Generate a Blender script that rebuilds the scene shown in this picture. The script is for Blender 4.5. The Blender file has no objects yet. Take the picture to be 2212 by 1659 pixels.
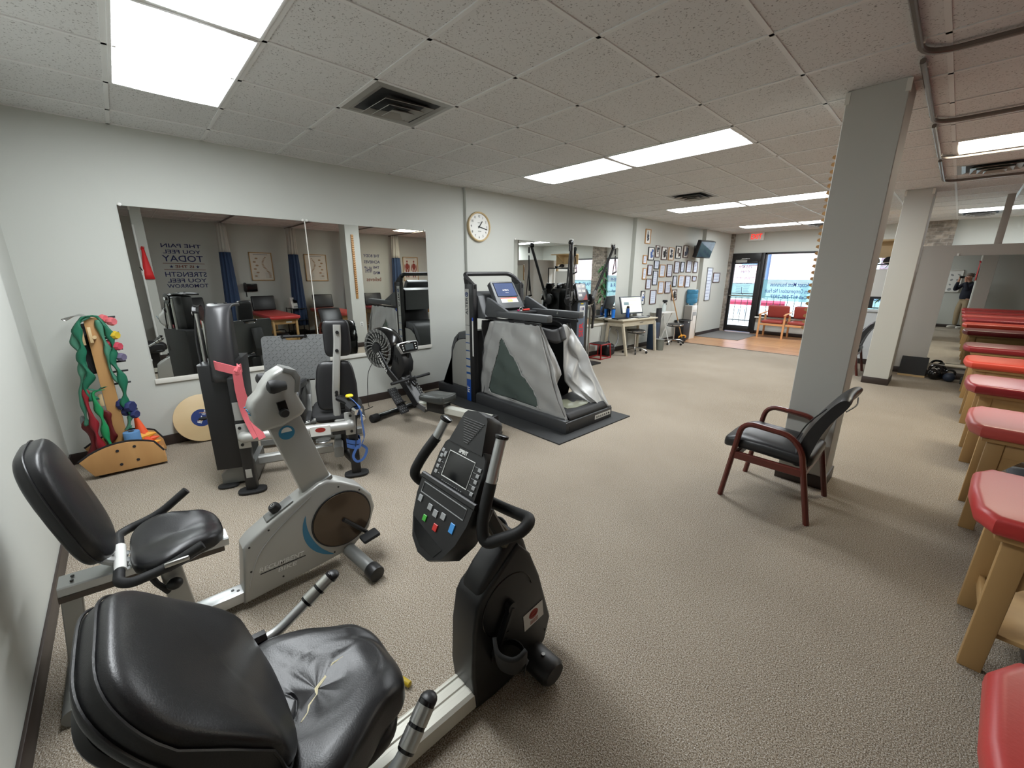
import bpy, bmesh, math, random
from mathutils import Vector as V, Matrix as Mx, Euler
random.seed(7)
S = bpy.context.scene
COL = S.collection
PI = math.pi
def rad(a): return a * PI / 180
def lin(c):
    return tuple(((x/255+.055)/1.055)**2.4 if x/255 > .04045 else x/255/12.92 for x in c)
# ------------------------------------------------------------ materials
def mat(name, col, rough=.5, metal=0., spec=.5, bump=None, var=None, coat=0., trans=0., alpha=1., stretch=None, sheen=0.):
    m = bpy.data.materials.new(name); m.use_nodes = True
    nt = m.node_tree; b = nt.nodes['Principled BSDF']
    c = lin(col)+(1,)
    b.inputs['Base Color'].default_value = c
    b.inputs['Roughness'].default_value = rough; b.inputs['Metallic'].default_value = metal
    b.inputs['Specular IOR Level'].default_value = spec
    b.inputs['Coat Weight'].default_value = coat; b.inputs['Coat Roughness'].default_value = .15
    b.inputs['Transmission Weight'].default_value = trans; b.inputs['Alpha'].default_value = alpha
    b.inputs['Sheen Weight'].default_value = sheen
    tc = None
    def coords():
        t = nt.nodes.new('ShaderNodeTexCoord'); mp = nt.nodes.new('ShaderNodeMapping')
        mp.inputs['Scale'].default_value = stretch or (1,1,1)
        nt.links.new(t.outputs['Object'], mp.inputs['Vector']); return mp.outputs['Vector']
    if var:   # (scale, other colour, contrast)
        n = nt.nodes.new('ShaderNodeTexNoise'); n.inputs['Scale'].default_value = var[0]; n.inputs['Detail'].default_value = 4
        tc = coords(); nt.links.new(tc, n.inputs['Vector'])
        r = nt.nodes.new('ShaderNodeValToRGB'); k = var[2] if len(var) > 2 else .15
        r.color_ramp.elements[0].position = .5-k; r.color_ramp.elements[1].position = .5+k
        r.color_ramp.elements[0].color = c; r.color_ramp.elements[1].color = lin(var[1])+(1,)
        nt.links.new(n.outputs['Fac'], r.inputs['Fac']); nt.links.new(r.outputs['Color'], b.inputs['Base Color'])
    if bump:  # (scale, strength)
        n = nt.nodes.new('ShaderNodeTexNoise'); n.inputs['Scale'].default_value = bump[0]; n.inputs['Detail'].default_value = 3
        nt.links.new(tc or coords(), n.inputs['Vector'])
        u = nt.nodes.new('ShaderNodeBump'); u.inputs['Strength'].default_value = bump[1]; u.inputs['Distance'].default_value = .01
        nt.links.new(n.outputs['Fac'], u.inputs['Height']); nt.links.new(u.outputs['Normal'], b.inputs['Normal'])
    return m
def emis(name, col, st):
    m = bpy.data.materials.new(name); m.use_nodes = True; nt = m.node_tree
    b = nt.nodes['Principled BSDF']; b.inputs['Base Color'].default_value = lin(col)+(1,)
    b.inputs['Emission Color'].default_value = lin(col)+(1,); b.inputs['Emission Strength'].default_value = st
    b.inputs['Roughness'].default_value = .4
    return m
def node(m, t): return m.node_tree.nodes.new(t)
def link(m, a, b): m.node_tree.links.new(a, b)
def bsdf(m): return m.node_tree.nodes['Principled BSDF']
# ------------------------------------------------------------ mesh builder
def spline(pts, n=8, closed=False):
    P = [V(p) for p in pts]; out = []; N = len(P)
    for i in range(N if closed else N-1):
        a = P[(i-1) % N] if closed or i > 0 else P[0]*2-P[1]
        b = P[i]; c = P[(i+1) % N]
        d = P[(i+2) % N] if closed or i+2 < N else c*2-b
        for k in range(n):
            t = k/n
            out.append(.5*((2*b)+(c-a)*t+(2*a-5*b+4*c-d)*t*t+(3*b-a-3*c+d)*t**3))
    if not closed: out.append(P[-1])
    return out
def fillet(pts, r, n=5, closed=False):
    P = [V(p) for p in pts]; out = []; N = len(P)
    rr = r if isinstance(r, (list, tuple)) else [r]*N
    for i in range(N):
        if not closed and i in (0, N-1): out.append(P[i]); continue
        a, b, c = P[i-1], P[i], P[(i+1) % N]
        u, w = (a-b), (c-b); lu, lw = u.length, w.length
        if lu < 1e-6 or lw < 1e-6 or rr[i] <= 0: out.append(b); continue
        d = min(rr[i], lu*.49, lw*.49); p = b+u/lu*d; q = b+w/lw*d
        for k in range(n+1):
            t = k/n; out.append(p*(1-t)**2+b*2*t*(1-t)+q*t*t)
    return out
class B:
    def __init__(s): s.bm = bmesh.new()
    def _add(s, t, M=None):
        if M is not None: t.transform(M)
        me = bpy.data.meshes.new('t'); t.to_mesh(me); t.free(); s.bm.from_mesh(me); bpy.data.meshes.remove(me); return s
    def box(s, c, d, rot=(0,0,0), bev=0., seg=2):
        t = bmesh.new(); bmesh.ops.create_cube(t, size=1)
        for v in t.verts: v.co = V((v.co.x*d[0], v.co.y*d[1], v.co.z*d[2]))
        if bev: bmesh.ops.bevel(t, geom=t.edges[:], offset=min(bev, min(d)*.49), segments=seg, profile=.5, affect='EDGES')
        return s._add(t, Mx.Translation(c) @ Euler(rot).to_matrix().to_4x4())
    def bx(s, x0, x1, y0, y1, z0, z1, bev=0., seg=2):
        return s.box(((x0+x1)/2, (y0+y1)/2, (z0+z1)/2), (abs(x1-x0), abs(y1-y0), abs(z1-z0)), bev=bev, seg=seg)
    def cyl(s, a, b, r, r2=None, n=20, bev=0., cap=True):
        a, b = V(a), V(b); d = b-a; t = bmesh.new()
        bmesh.ops.create_cone(t, cap_ends=cap, segments=n, radius1=r, radius2=r if r2 is None else r2, depth=d.length)
        if bev: bmesh.ops.bevel(t, geom=[e for e in t.edges if any(len(f.verts) > 4 for f in e.link_faces)], offset=bev, segments=2, profile=.5, affect='EDGES')
        return s._add(t, Mx.Translation((a+b)/2) @ d.to_track_quat('Z', 'Y').to_matrix().to_4x4())
    def rings(s, R, closed_ring=True, cap=True, loop=False):
        bm = s.bm; vs = [[bm.verts.new(p) for p in r] for r in R]; n = len(vs[0])
        for i in range(len(vs) if loop else len(vs)-1):
            a, b = vs[i], vs[(i+1) % len(vs)]
            for k in range(n if closed_ring else n-1):
                k2 = (k+1) % n
                try: bm.faces.new((a[k], a[k2], b[k2], b[k]))
                except ValueError: pass
        if cap and closed_ring and not loop:
            for r, fl in ((vs[0], 1), (vs[-1], 0)):
                try: bm.faces.new(r[::-1] if fl else r)
                except ValueError: pass
        return s
    def tube(s, pts, r, n=10, closed=False, sec=None, up=None, cap=True):
        """sec: optional list of 2-D points swept along the path instead of a circle"""
        P = [V(p) for p in pts]; N = len(P); R = []
        t0 = None; nrm = None
        for i in range(N):
            if closed: t = (P[(i+1) % N]-P[i-1])
            else: t = (P[min(i+1, N-1)]-P[max(i-1, 0)])
            t = t.normalized() if t.length > 1e-9 else (t0 or V((0,0,1)))
            if up is not None:
                u = V(up); nrm = (u-t*u.dot(t)); nrm = nrm.normalized() if nrm.length > 1e-6 else V((1,0,0))
            elif nrm is None:
                h = V((0,0,1)) if abs(t.z) < .9 else V((1,0,0)); nrm = (h-t*h.dot(t)).normalized()
            else:
                nrm = (nrm-t*nrm.dot(t)); nrm = nrm.normalized()
            bi = t.cross(nrm); t0 = t
            rr = r[i] if isinstance(r, (list, tuple)) else r
            if sec: R.append([P[i]+bi*(q[0]*rr)+nrm*(q[1]*rr) for q in sec])
            else: R.append([P[i]+(nrm*math.cos(2*PI*k/n)+bi*math.sin(2*PI*k/n))*rr for k in range(n)])
        return s.rings(R, True, cap, loop=closed)
    def bar(s, pts, w, h, up=(0,0,1), bev=.004, closed=False):
        a, b = w/2, h/2; c = min(bev, a*.9, b*.9)
        sec = [(a,-b+c),(a,b-c),(a-c,b),(-a+c,b),(-a,b-c),(-a,-b+c),(-a+c,-b),(a-c,-b)]
        return s.tube(pts, 1., sec=sec, up=up, closed=closed)
    def prism(s, poly, d0, d1, ax='y', bev=0., seg=2):
        """poly in the two other axes (x,z for 'y'; x,y for 'z'; y,z for 'x'), extruded d0..d1"""
        f = {'y': lambda p, d: V((p[0], d, p[1])), 'z': lambda p, d: V((p[0], p[1], d)), 'x': lambda p, d: V((d, p[0], p[1]))}[ax]
        t = bmesh.new(); a = [t.verts.new(f(p, d0)) for p in poly]; b = [t.verts.new(f(p, d1)) for p in poly]; n = len(poly)
        t.faces.new(a); t.faces.new(b[::-1])
        for i in range(n): t.faces.new((a[i], b[i], b[(i+1) % n], a[(i+1) % n]))
        bmesh.ops.recalc_face_normals(t, faces=t.faces[:])
        if bev: bmesh.ops.bevel(t, geom=[e for e in t.edges if any(len(q.verts) == n and n > 4 or False for q in e.link_faces)] if n > 4 else t.edges[:], offset=bev, segments=seg, profile=.5, affect='EDGES')
        return s._add(t)
    def lathe(s, prof, c=(0,0,0), axis=(0,0,1), n=24, cap=True):
        q = V(axis).to_track_quat('Z', 'Y'); c = V(c)
        return s.rings([[c+q @ V((max(r, 1e-4)*math.cos(2*PI*k/n), max(r, 1e-4)*math.sin(2*PI*k/n), z)) for k in range(n)] for r, z in prof], cap=cap)
    def pad(s, c, d, e=.35, rot=(0,0,0), n=28, m=16, fn=None):
        """superellipsoid cushion; fn may displace local unit points"""
        M = Mx.Translation(c) @ Euler(rot).to_matrix().to_4x4(); R = []
        sg = lambda v, p: math.copysign(abs(v)**p, v)
        eo, ee = e if isinstance(e, tuple) else (e, e)
        for i in range(m+1):
            a = -PI/2+PI*i/m; r = []
            for k in range(n):
                w = 2*PI*k/n
                x = sg(math.cos(a), ee)*sg(math.cos(w), eo); y = sg(math.cos(a), ee)*sg(math.sin(w), eo); z = sg(math.sin(a), ee)
                p = V((x*d[0]/2, y*d[1]/2, z*d[2]/2))
                if fn: p = fn(p)
                r.append(M @ p)
            R.append(r)
        return s.rings(R, True, True)
    def ell(s, c, d, rot=(0,0,0), n=16, m=10): return s.pad(c, d, 1., rot, n, m)
    def grid(s, fn, nu, nv):
        vs = [[s.bm.verts.new(fn(i/nu, j/nv)) for j in range(nv+1)] for i in range(nu+1)]
        for i in range(nu):
            for j in range(nv): s.bm.faces.new((vs[i][j], vs[i+1][j], vs[i+1][j+1], vs[i][j+1]))
        return s
    def poly(s, pts):
        s.bm.faces.new([s.bm.verts.new(p) for p in pts]); return s
    def text(s, txt, o, u, v, size, align='CENTER', depth=.001, bold=0., wide=1., fit=None):
        """text lying in the plane o + u*x + v*y (u, v unit directions)"""
        cu = bpy.data.curves.new('t', 'FONT'); cu.body = txt; cu.size = size; cu.align_x = align; cu.align_y = 'CENTER'
        cu.extrude = depth/2; cu.offset = bold; cu.resolution_u = 3
        ob = bpy.data.objects.new('t', cu); COL.objects.link(ob)
        dg = bpy.context.evaluated_depsgraph_get(); me = bpy.data.meshes.new_from_object(ob.evaluated_get(dg))
        bpy.data.objects.remove(ob); bpy.data.curves.remove(cu)
        u, v = V(u).normalized(), V(v).normalized(); w = u.cross(v)
        if fit and len(me.vertices):
            xs = [p.co.x for p in me.vertices]; wide = fit/max(1e-6, max(xs)-min(xs))
        M = Mx(((u.x*wide, v.x, w.x, o[0]), (u.y*wide, v.y, w.y, o[1]), (u.z*wide, v.z, w.z, o[2]), (0,0,0,1)))
        me.transform(M); s.bm.from_mesh(me); bpy.data.meshes.remove(me); return s
    def xf(s, M): s.bm.transform(M); return s
def solidify(o, th, off=0):
    m = o.modifiers.new('s', 'SOLIDIFY'); m.thickness = th; m.offset = off; return o
def subsurf(o, n=1):
    m = o.modifiers.new('ss', 'SUBSURF'); m.levels = n; m.render_levels = n; return o
def obj(name, b, m, parent=None, smooth=35, world=True, label=None):
    me = bpy.data.meshes.new(name); b.bm.normal_update()
    bmesh.ops.recalc_face_normals(b.bm, faces=b.bm.faces[:])
    b.bm.to_mesh(me); b.bm.free()
    for mm in (m if isinstance(m, (list, tuple)) else [m]): me.materials.append(mm)
    if smooth:
        me.shade_smooth(); me.set_sharp_from_angle(angle=rad(smooth))
    o = bpy.data.objects.new(name, me); COL.objects.link(o)
    if parent is not None:
        if world: me.transform(wm(parent).inverted())
        o.parent = parent
    if label: o['label'] = label
    return o
def wm(o):
    M = o.matrix_basis.copy()
    while o.parent: o = o.parent; M = o.matrix_basis @ M
    return M
def thing(name, label, cat, loc=(0,0,0), rz=0, group=None):
    o = bpy.data.objects.new(name, None); COL.objects.link(o); o.empty_display_size = .1
    o.location = loc; o.rotation_euler = (0,0,rz); return tag(o, label, cat, group)
def tag(o, label, cat, group=None, kind=None):
    o['label'] = label; o['category'] = cat
    if group: o['group'] = group
    if kind: o['kind'] = kind
    return o
def solo(name, b, m, label, cat, group=None, origin=None, smooth=35):
    o = obj(name, b, m, smooth=smooth)
    if origin: o.data.transform(Mx.Translation(-V(origin))); o.location = origin
    return tag(o, label, cat, group)
def struct(name, b, m, smooth=35, parent=None):
    o = obj(name, b, m, parent, smooth=smooth)
    if parent is None: o['kind'] = 'structure'
    return o
def dup(root, loc, rz=None, label=None, group=None, swap=None):
    def cp(o, p):
        c = o.copy(); COL.objects.link(c)
        if p is not None: c.parent = p
        if swap and c.type == 'MESH' and o.name.split('.')[0] in swap:
            c.data = c.data.copy(); c.data.materials.clear(); c.data.materials.append(swap[o.name.split('.')[0]])
        for ch in [x for x in KIDS.get(o.name, o.children)]: cp(ch, c)
        return c
    r = cp(root, None); r.location = loc
    if rz is not None: r.rotation_euler = (0,0,rz)
    if label: r['label'] = label
    if group: r['group'] = group
    return r
KIDS = {}
# ============================================================ SETTING
CEIL = 2.775
def wallmat(name, col):
    return mat(name, col, rough=.75, spec=.25, bump=(180, .04), var=(.7, tuple(min(255, c+5) for c in col), .3))
M_wall = wallmat('wall_paint', (193,195,189))
M_wallw = wallmat('wall_paint_light', (204,207,208))
M_part = wallmat('partition_paint', (170,166,160))
M_pillar = wallmat('pillar_paint', (190,190,184))
M_base = mat('vinyl_baseboard', (52,42,38), rough=.45)
M_trimw = mat('white_trim', (222,220,212), rough=.4)
M_black = mat('black_plastic', (26,26,27), rough=.42)
M_blackg = mat('black_gloss', (16,16,17), rough=.18)
M_rub = mat('black_rubber', (30,30,31), rough=.75)
M_foam = mat('black_foam_grip', (24,24,25), rough=.6, bump=(400, .05))
M_leather = mat('black_vinyl_upholstery', (27,27,29), rough=.36, bump=(260, .06), spec=.5)
M_chrome = mat('chrome', (215,215,215), rough=.12, metal=1)
M_steel = mat('brushed_steel', (190,190,186), rough=.32, metal=1)
M_alu = mat('silver_aluminium', (196,198,198), rough=.38, metal=.85)
M_silver = mat('silver_paint', (172,172,168), rough=.38, metal=.35)
M_silverd = mat('grey_silver_paint', (128,129,127), rough=.42, metal=.3)
M_white = mat('white_plastic', (226,226,222), rough=.4)
M_wood = mat('light_oak', (196,152,98), rough=.5, var=(6, (170,124,74), .25), stretch=(1,1,.15))
M_birch = mat('birch_ply', (214,190,148), rough=.45, var=(5, (198,170,126), .3), stretch=(1,.2,1))
M_bedwood = mat('maple_frame', (184,150,100), rough=.5, var=(9, (168,132,84), .3), stretch=(1,1,.12))
M_paper = mat('white_paper', (232,232,228), rough=.7)
M_ink = mat('dark_ink', (30,30,34), rough=.7)
M_navyink = mat('navy_lettering', (30,36,92), rough=.6)
M_bluepaint = mat('window_lettering_blue', (30,62,140), rough=.6)
M_red = mat('red_enamel', (150,28,30), rough=.35)

# carpet: speckled tan loop pile
M_carpet = mat('loop_carpet', (150,130,108), rough=.95, spec=.1)
nt = M_carpet.node_tree; bs = bsdf(M_carpet)
tc = node(M_carpet, 'ShaderNodeTexCoord')
n1 = node(M_carpet, 'ShaderNodeTexNoise'); n1.inputs['Scale'].default_value = 210; n1.inputs['Detail'].default_value = 2
n2 = node(M_carpet, 'ShaderNodeTexNoise'); n2.inputs['Scale'].default_value = 1.3; n2.inputs['Detail'].default_value = 3
vo = node(M_carpet, 'ShaderNodeTexVoronoi'); vo.inputs['Scale'].default_value = 230
for n in (n1, n2, vo): link(M_carpet, tc.outputs['Object'], n.inputs['Vector'])
r1 = node(M_carpet, 'ShaderNodeValToRGB')
for e, p, c in zip([r1.color_ramp.elements[0], r1.color_ramp.elements[1], r1.color_ramp.elements.new(.5)], (.34,.66,.5), ((108,95,82), (208,198,180), (164,152,134))):
    e.position = p; e.color = lin(c)+(1,)
link(M_carpet, n1.outputs['Fac'], r1.inputs['Fac'])
mx = node(M_carpet, 'ShaderNodeMixRGB'); mx.blend_type = 'MULTIPLY'; mx.inputs[0].default_value = .35
r2 = node(M_carpet, 'ShaderNodeValToRGB'); r2.color_ramp.elements[0].position = .35; r2.color_ramp.elements[1].position = .65
r2.color_ramp.elements[0].color = (.72,.70,.68,1); r2.color_ramp.elements[1].color = (1,1,1,1)
link(M_carpet, n2.outputs['Fac'], r2.inputs['Fac']); link(M_carpet, r1.outputs['Color'], mx.inputs[1]); link(M_carpet, r2.outputs['Color'], mx.inputs[2])
link(M_carpet, mx.outputs['Color'], bs.inputs['Base Color'])
bu = node(M_carpet, 'ShaderNodeBump'); bu.inputs['Strength'].default_value = .55; bu.inputs['Distance'].default_value = .006
link(M_carpet, vo.outputs['Distance'], bu.inputs['Height']); link(M_carpet, bu.outputs['Normal'], bs.inputs['Normal'])

# acoustic ceiling tile with pin holes
M_tile = mat('ceiling_tile', (216,216,215), rough=.9, spec=.1)
tc = node(M_tile, 'ShaderNodeTexCoord'); n1 = node(M_tile, 'ShaderNodeTexNoise'); n1.inputs['Scale'].default_value = 95; n1.inputs['Detail'].default_value = 2
r1 = node(M_tile, 'ShaderNodeValToRGB'); r1.color_ramp.elements[0].position = .30; r1.color_ramp.elements[1].position = .40
r1.color_ramp.elements[0].color = lin((150,149,147))+(1,); r1.color_ramp.elements[1].color = lin((218,218,217))+(1,)
link(M_tile, tc.outputs['Object'], n1.inputs['Vector']); link(M_tile, n1.outputs['Fac'], r1.inputs['Fac']); link(M_tile, r1.outputs['Color'], bsdf(M_tile).inputs['Base Color'])
M_grid = mat('ceiling_grid_white', (222,222,220), rough=.5)

# laminate boards by the entrance
M_lam = mat('laminate_floor', (178,132,92), rough=.32)
tc = node(M_lam, 'ShaderNodeTexCoord'); br = node(M_lam, 'ShaderNodeTexBrick')
br.inputs['Color1'].default_value = lin((190,146,104))+(1,); br.inputs['Color2'].default_value = lin((166,118,80))+(1,); br.inputs['Mortar'].default_value = lin((110,78,54))+(1,)
br.inputs['Scale'].default_value = 1; br.inputs['Mortar Size'].default_value = .003; br.inputs['Brick Width'].default_value = 1.2; br.inputs['Row Height'].default_value = .12
link(M_lam, tc.outputs['Object'], br.inputs['Vector']); link(M_lam, br.outputs['Color'], bsdf(M_lam).inputs['Base Color'])

def brickmat(name, c1, c2, mo, w, h):
    m = mat(name, c1, rough=.85); t = node(m, 'ShaderNodeTexCoord'); mp = node(m, 'ShaderNodeMapping'); mp.inputs['Rotation'].default_value = (PI/2,0,0)
    b = node(m, 'ShaderNodeTexBrick'); b.inputs['Color1'].default_value = lin(c1)+(1,); b.inputs['Color2'].default_value = lin(c2)+(1,); b.inputs['Mortar'].default_value = lin(mo)+(1,)
    b.inputs['Scale'].default_value = 1; b.inputs['Mortar Size'].default_value = h*.08; b.inputs['Brick Width'].default_value = w; b.inputs['Row Height'].default_value = h; b.inputs['Bias'].default_value = 0
    n = node(m, 'ShaderNodeTexNoise'); n.inputs['Scale'].default_value = 14; mm = node(m, 'ShaderNodeMixRGB'); mm.blend_type = 'OVERLAY'; mm.inputs[0].default_value = .7
    link(m, t.outputs['Object'], mp.inputs['Vector']); link(m, mp.outputs['Vector'], b.inputs['Vector']); link(m, t.outputs['Object'], n.inputs['Vector'])
    link(m, b.outputs['Color'], mm.inputs[1]); link(m, n.outputs['Fac'], mm.inputs[2]); link(m, mm.outputs['Color'], bsdf(m).inputs['Base Color'])
    u = node(m, 'ShaderNodeBump'); u.inputs['Strength'].default_value = .5; u.inputs['Distance'].default_value = .02
    link(m, mm.outputs['Color'], u.inputs['Height']); link(m, u.outputs['Normal'], bsdf(m).inputs['Normal']); return m
M_stone = brickmat('rough_stone_veneer', (158,148,136), (110,102,94), (150,144,136), .21, .075)
M_mirror = mat('silvered_mirror', (225,228,226), rough=.006, metal=1)

struct('floor', B().bx(-.3, 7.5, -.6, 13.4, -.12, 0), M_carpet, smooth=0)
o = struct('floor_wood', B().bx(.0, 4.55, 10.06, 13.2, -.05, .006), M_lam, smooth=0)
o = struct('trim_1', B().bx(.0, 4.55, 10.04, 10.075, 0, .009, bev=.003), mat('threshold_strip', (120,110,100), rough=.4, metal=.6))
solo('door_mat', B().bx(.18, 1.35, 11.35, 13.02, .006, .016, bev=.004), mat('entry_mat_grey', (120,118,116), rough=.95, bump=(300,.4)), 'grey entry mat on the wood floor inside the glass door', 'mat', origin=(.75,12.2,.006))
struct('ceiling', B().bx(-.1, 7.4, -.6, 13.4, CEIL, CEIL+.12), M_tile, smooth=0)
b = B()
GX = [.413+.61*k for k in range(12)]; GY = [1.384+.61*k for k in range(-3, 20)]
for x in GX: b.bx(x-.012, x+.012, -.5, 13.2, CEIL-.006, CEIL)
for y in GY: b.bx(0, 7.3, y-.012, y+.012, CEIL-.006, CEIL)
struct('trim_2', b, M_grid, smooth=0)
# perimeter angle
b = B(); b.bx(0,.02,-.5,3.7,CEIL-.006,CEIL).bx(0,7.3,-.5,-.48,CEIL-.006,CEIL)
struct('trim_3', b, M_grid, smooth=0)

# --- left wall: plain wall, thicker wall with clock, pilasters, recessed picture wall
for q in ((0,-.65,3.72),(.05,3.72,8.08),(.14,8.08,11.35),(.24,11.35,13.35)): struct('wall_left', B().bx(-.15, q[0], q[1], q[2], 0, CEIL), M_wall, smooth=0)
# back wall: recessed piece beside the corner, then the plane behind the machines
b = B(); b.bx(0, 1.03, -.75, -.56, 0, CEIL).bx(1.03, 7.45, -.75, -.5, 0, CEIL)
struct('wall_back', b, M_wall, smooth=0)
struct('wall_right', B().bx(7.3, 7.45, -.5, 13.35, 0, CEIL), M_wall, smooth=0)
# front wall
b = B()
b.bx(.15, 7.3, 13.2, 13.36, 2.24, CEIL)              # over door and windows
b.bx(.15, .28, 13.2, 13.36, 0, 2.24).bx(1.09, 4.14, 13.2, 13.36, 0, .5).bx(4.7, 7.3, 13.2, 13.36, 0, .5).bx(6.4,7.3,13.2,13.36,.5,2.24)
struct('wall_front', b, M_wall, smooth=0)
struct('trim_4', B().bx(4.14, 4.70, 13.08, 13.36, 0, CEIL), M_stone, smooth=0)
struct('trim_5', B().bx(.24, .31, 13.06, 13.2, 0, CEIL), M_stone, smooth=0)
# columns
for i, (x0, x1, y0, y1) in enumerate(((4.215,4.525,3.71,4.02), (4.2,4.495,8.27,8.72), (5.31,5.62,.36,.52))):
    c = struct('column', B().bx(x0, x1, y0, y1, 0, CEIL, bev=.004, seg=1), M_pillar)
    obj('column_base', B().bx(x0-.012, x1+.012, y0-.012, y1+.012, 0, .1, bev=.004), M_base, c)
    obj('corner_guard', B().bx(x0-.006, x0+.02, y0-.006, y0+.02, CEIL-.08, CEIL-.01).bx(x1-.02, x1+.006, y0-.006, y0+.02, CEIL-.08, CEIL-.01), M_trimw, c)
# partition at the end of the table row
b = B(); b.bx(4.43, 7.3, 9.65, 9.77, 0, 2.085).bx(4.43, 4.55, 9.77, 11.75, 0, 2.085)
struct('wall_partition', b, M_part, smooth=0)
struct('trim_6', B().bx(4.415, 4.44, 9.635, 9.66, 0, 2.09, bev=.003), M_part)
struct('trim_7', B().bx(5.20, 5.28, 9.66, 9.74, 2.085, CEIL, bev=.004), M_part)
b = B(); b.bx(3.45, 4.43, 10.06, 10.16, 0, .98).bx(3.42, 4.43, 10.02, 10.2, .98, 1.02, bev=.006)
struct('wall_counter', b, M_wallw, smooth=0)
# baseboards
b = B(); H = .1; t = .012
b.bx(0, t, -.56, 3.72, 0, H, bev=.003).bx(.05, .05+t, 3.72, 8.08, 0, H, bev=.003).bx(.14, .14+t, 8.08, 11.35, 0, H, bev=.003).bx(.24, .24+t, 11.35, 13.05, 0, H, bev=.003)
struct('baseboard_left', b, M_base)
b = B(); b.bx(0, 1.03, -.56, -.56+t, 0, H, bev=.003).bx(1.03, 7.3, -.5, -.5+t, 0, H, bev=.003)
struct('baseboard_back', b, M_base)
b = B(); b.bx(7.3-t, 7.3, -.5, 9.65, 0, H, bev=.003).bx(4.43, 7.3, 9.65-t, 9.65, 0, H, bev=.003).bx(3.45, 4.43, 10.06-t, 10.06, 0, H, bev=.003).bx(4.43-t, 4.43, 9.65, 11.75, 0, H, bev=.003)
struct('baseboard_right', b, M_base)
struct('baseboard_front', B().bx(1.09, 4.14, 13.2-t, 13.2, 0, H, bev=.003), M_base)

# --- front door and storefront windows
M_frame = mat('dark_bronze_frame', (30,29,30), rough=.4)
M_glass = mat('window_glass', (235,245,245), rough=.0, trans=1., spec=.3)
bsdf(M_glass).inputs['IOR'].default_value = 1.05
b = B()
b.bx(.28, 1.09, 13.17, 13.27, 2.02, 2.24, bev=.004).bx(.28, .33, 13.17, 13.27, 0, 2.04, bev=.004).bx(1.06, 1.15, 13.15, 13.28, 0, 2.24, bev=.004)
dr = struct('door_1', b, M_frame)
b = B(); b.bx(.33, .39, 13.19, 13.24, .03, 2.02, bev=.004).bx(.98, 1.06, 13.19, 13.24, .03, 2.02, bev=.004).bx(.39, .98, 13.19, 13.24, .03, .2, bev=.004).bx(.39, .98, 13.19, 13.24, 1.95, 2.02, bev=.004)
obj('door_stile', b, M_frame, dr)
obj('door_pane', B().bx(.39, .98, 13.212, 13.218, .2, 1.95), M_glass, dr)
b = B(); b.bar(fillet([(.36,13.19,1.06),(.36,13.13,1.06),(.97,13.13,1.06),(.97,13.19,1.06)], .03), .03, .03); obj('push_bar', b, M_steel, dr)
b = B(); b.bx(.42, .72, 13.13, 13.18, 1.985, 2.06, bev=.006).bar([(.55,13.14,2.07),(.8,13.05,2.08),(.62,13.0,2.08)], .02, .012); obj('door_closer', b, M_steel, dr)
def window(name, x0, x1, z0, z1, mull=()):
    b = B(); y0, y1 = 13.17, 13.27
    b.bx(x0, x1, y0, y1, z1-.05, z1, bev=.004).bx(x0, x1, y0, y1, z0, z0+.05, bev=.004).bx(x0, x0+.05, y0, y1, z0, z1, bev=.004).bx(x1-.05, x1, y0, y1, z0, z1, bev=.004)
    for m in mull: b.bx(m-.025, m+.025, y0, y1, z0, z1, bev=.004)
    w = struct(name, b, M_frame)
    obj('window_pane', B().bx(x0+.05, x1-.05, 13.212, 13.218, z0+.05, z1-.05), M_glass, w)
    obj('window_sill', B().bx(x0-.01, x1+.01, 13.1, 13.2, z0-.04, z0, bev=.008), M_trimw, w)
    return w
w1 = window('window_1', 1.15, 4.14, .5, 2.24, (2.85,))
w2 = window('window_2', 4.70, 6.4, .5, 2.24)
# ============================================================ CEILING FITTINGS
LIGHT = 14.; SKY = 9.; SUN = 12.; EXPO = .74
M_diff = emis('fluorescent_diffuser', (247,252,255), LIGHT)
M_diffw = emis('warm_diffuser', (255,248,226), LIGHT)
def troffer(x, y, label, m=None, first=[None]):
    if first[0] is None:
        t = thing('ceiling_light', label, 'light', (x, y, CEIL), 0, 'recessed ceiling lights')
        b = B()
        for q in ((x+.012, x+1.208, y+.012, y+.03), (x+.012, x+1.208, y+.58, y+.598), (x+.012, x+.03, y+.03, y+.58), (x+1.19, x+1.208, y+.03, y+.58)): b.bx(*q, CEIL-.012, CEIL-.0005, bev=.003)
        obj('light_frame', b, M_grid, t)
        def dz(u, v): return V((x+.03+1.16*u, y+.03+.55*v, CEIL-.004-.010*(1-(2*v-1)**4)))
        obj('light_diffuser', B().grid(dz, 2, 12), M_diff, t)
        first[0] = t; KIDS[t.name] = list(COL.objects[-2:]); return t
    return dup(first[0], (x, y, CEIL), None, label, swap={'light_diffuser': m} if m else None)
troffer(1.023, .164, 'ceiling light panel nearest the camera, above the band rack corner')
troffer(2.243, .164, 'ceiling light panel cut by the top frame edge, beside the nearest panel')
troffer(1.023, 3.824, 'left panel of the light pair above the air treadmill')
troffer(2.243, 3.824, 'right panel of the light pair above the air treadmill')
troffer(1.023, 7.484, 'left panel of the middle light pair, beyond the round air vent')
troffer(2.243, 7.484, 'right panel of the middle light pair, half hidden by the near column')
troffer(1.023, 11.144, 'left panel of the far light pair near the exit sign')
troffer(2.243, 11.144, 'right panel of the far light pair, running behind the near column')
troffer(4.683, 5.654, 'warm ceiling light inside the curtain tracks above the treatment tables', M_diffw)
troffer(4.683, 11.144, 'ceiling light seen over the partition at the far right')
troffer(5.903, 11.144, 'ceiling light right of the post over the partition')
M_duct = mat('vent_inside', (38,38,38), rough=.7)
M_vent = mat('vent_metal', (150,148,142), rough=.4, metal=.2)
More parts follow.
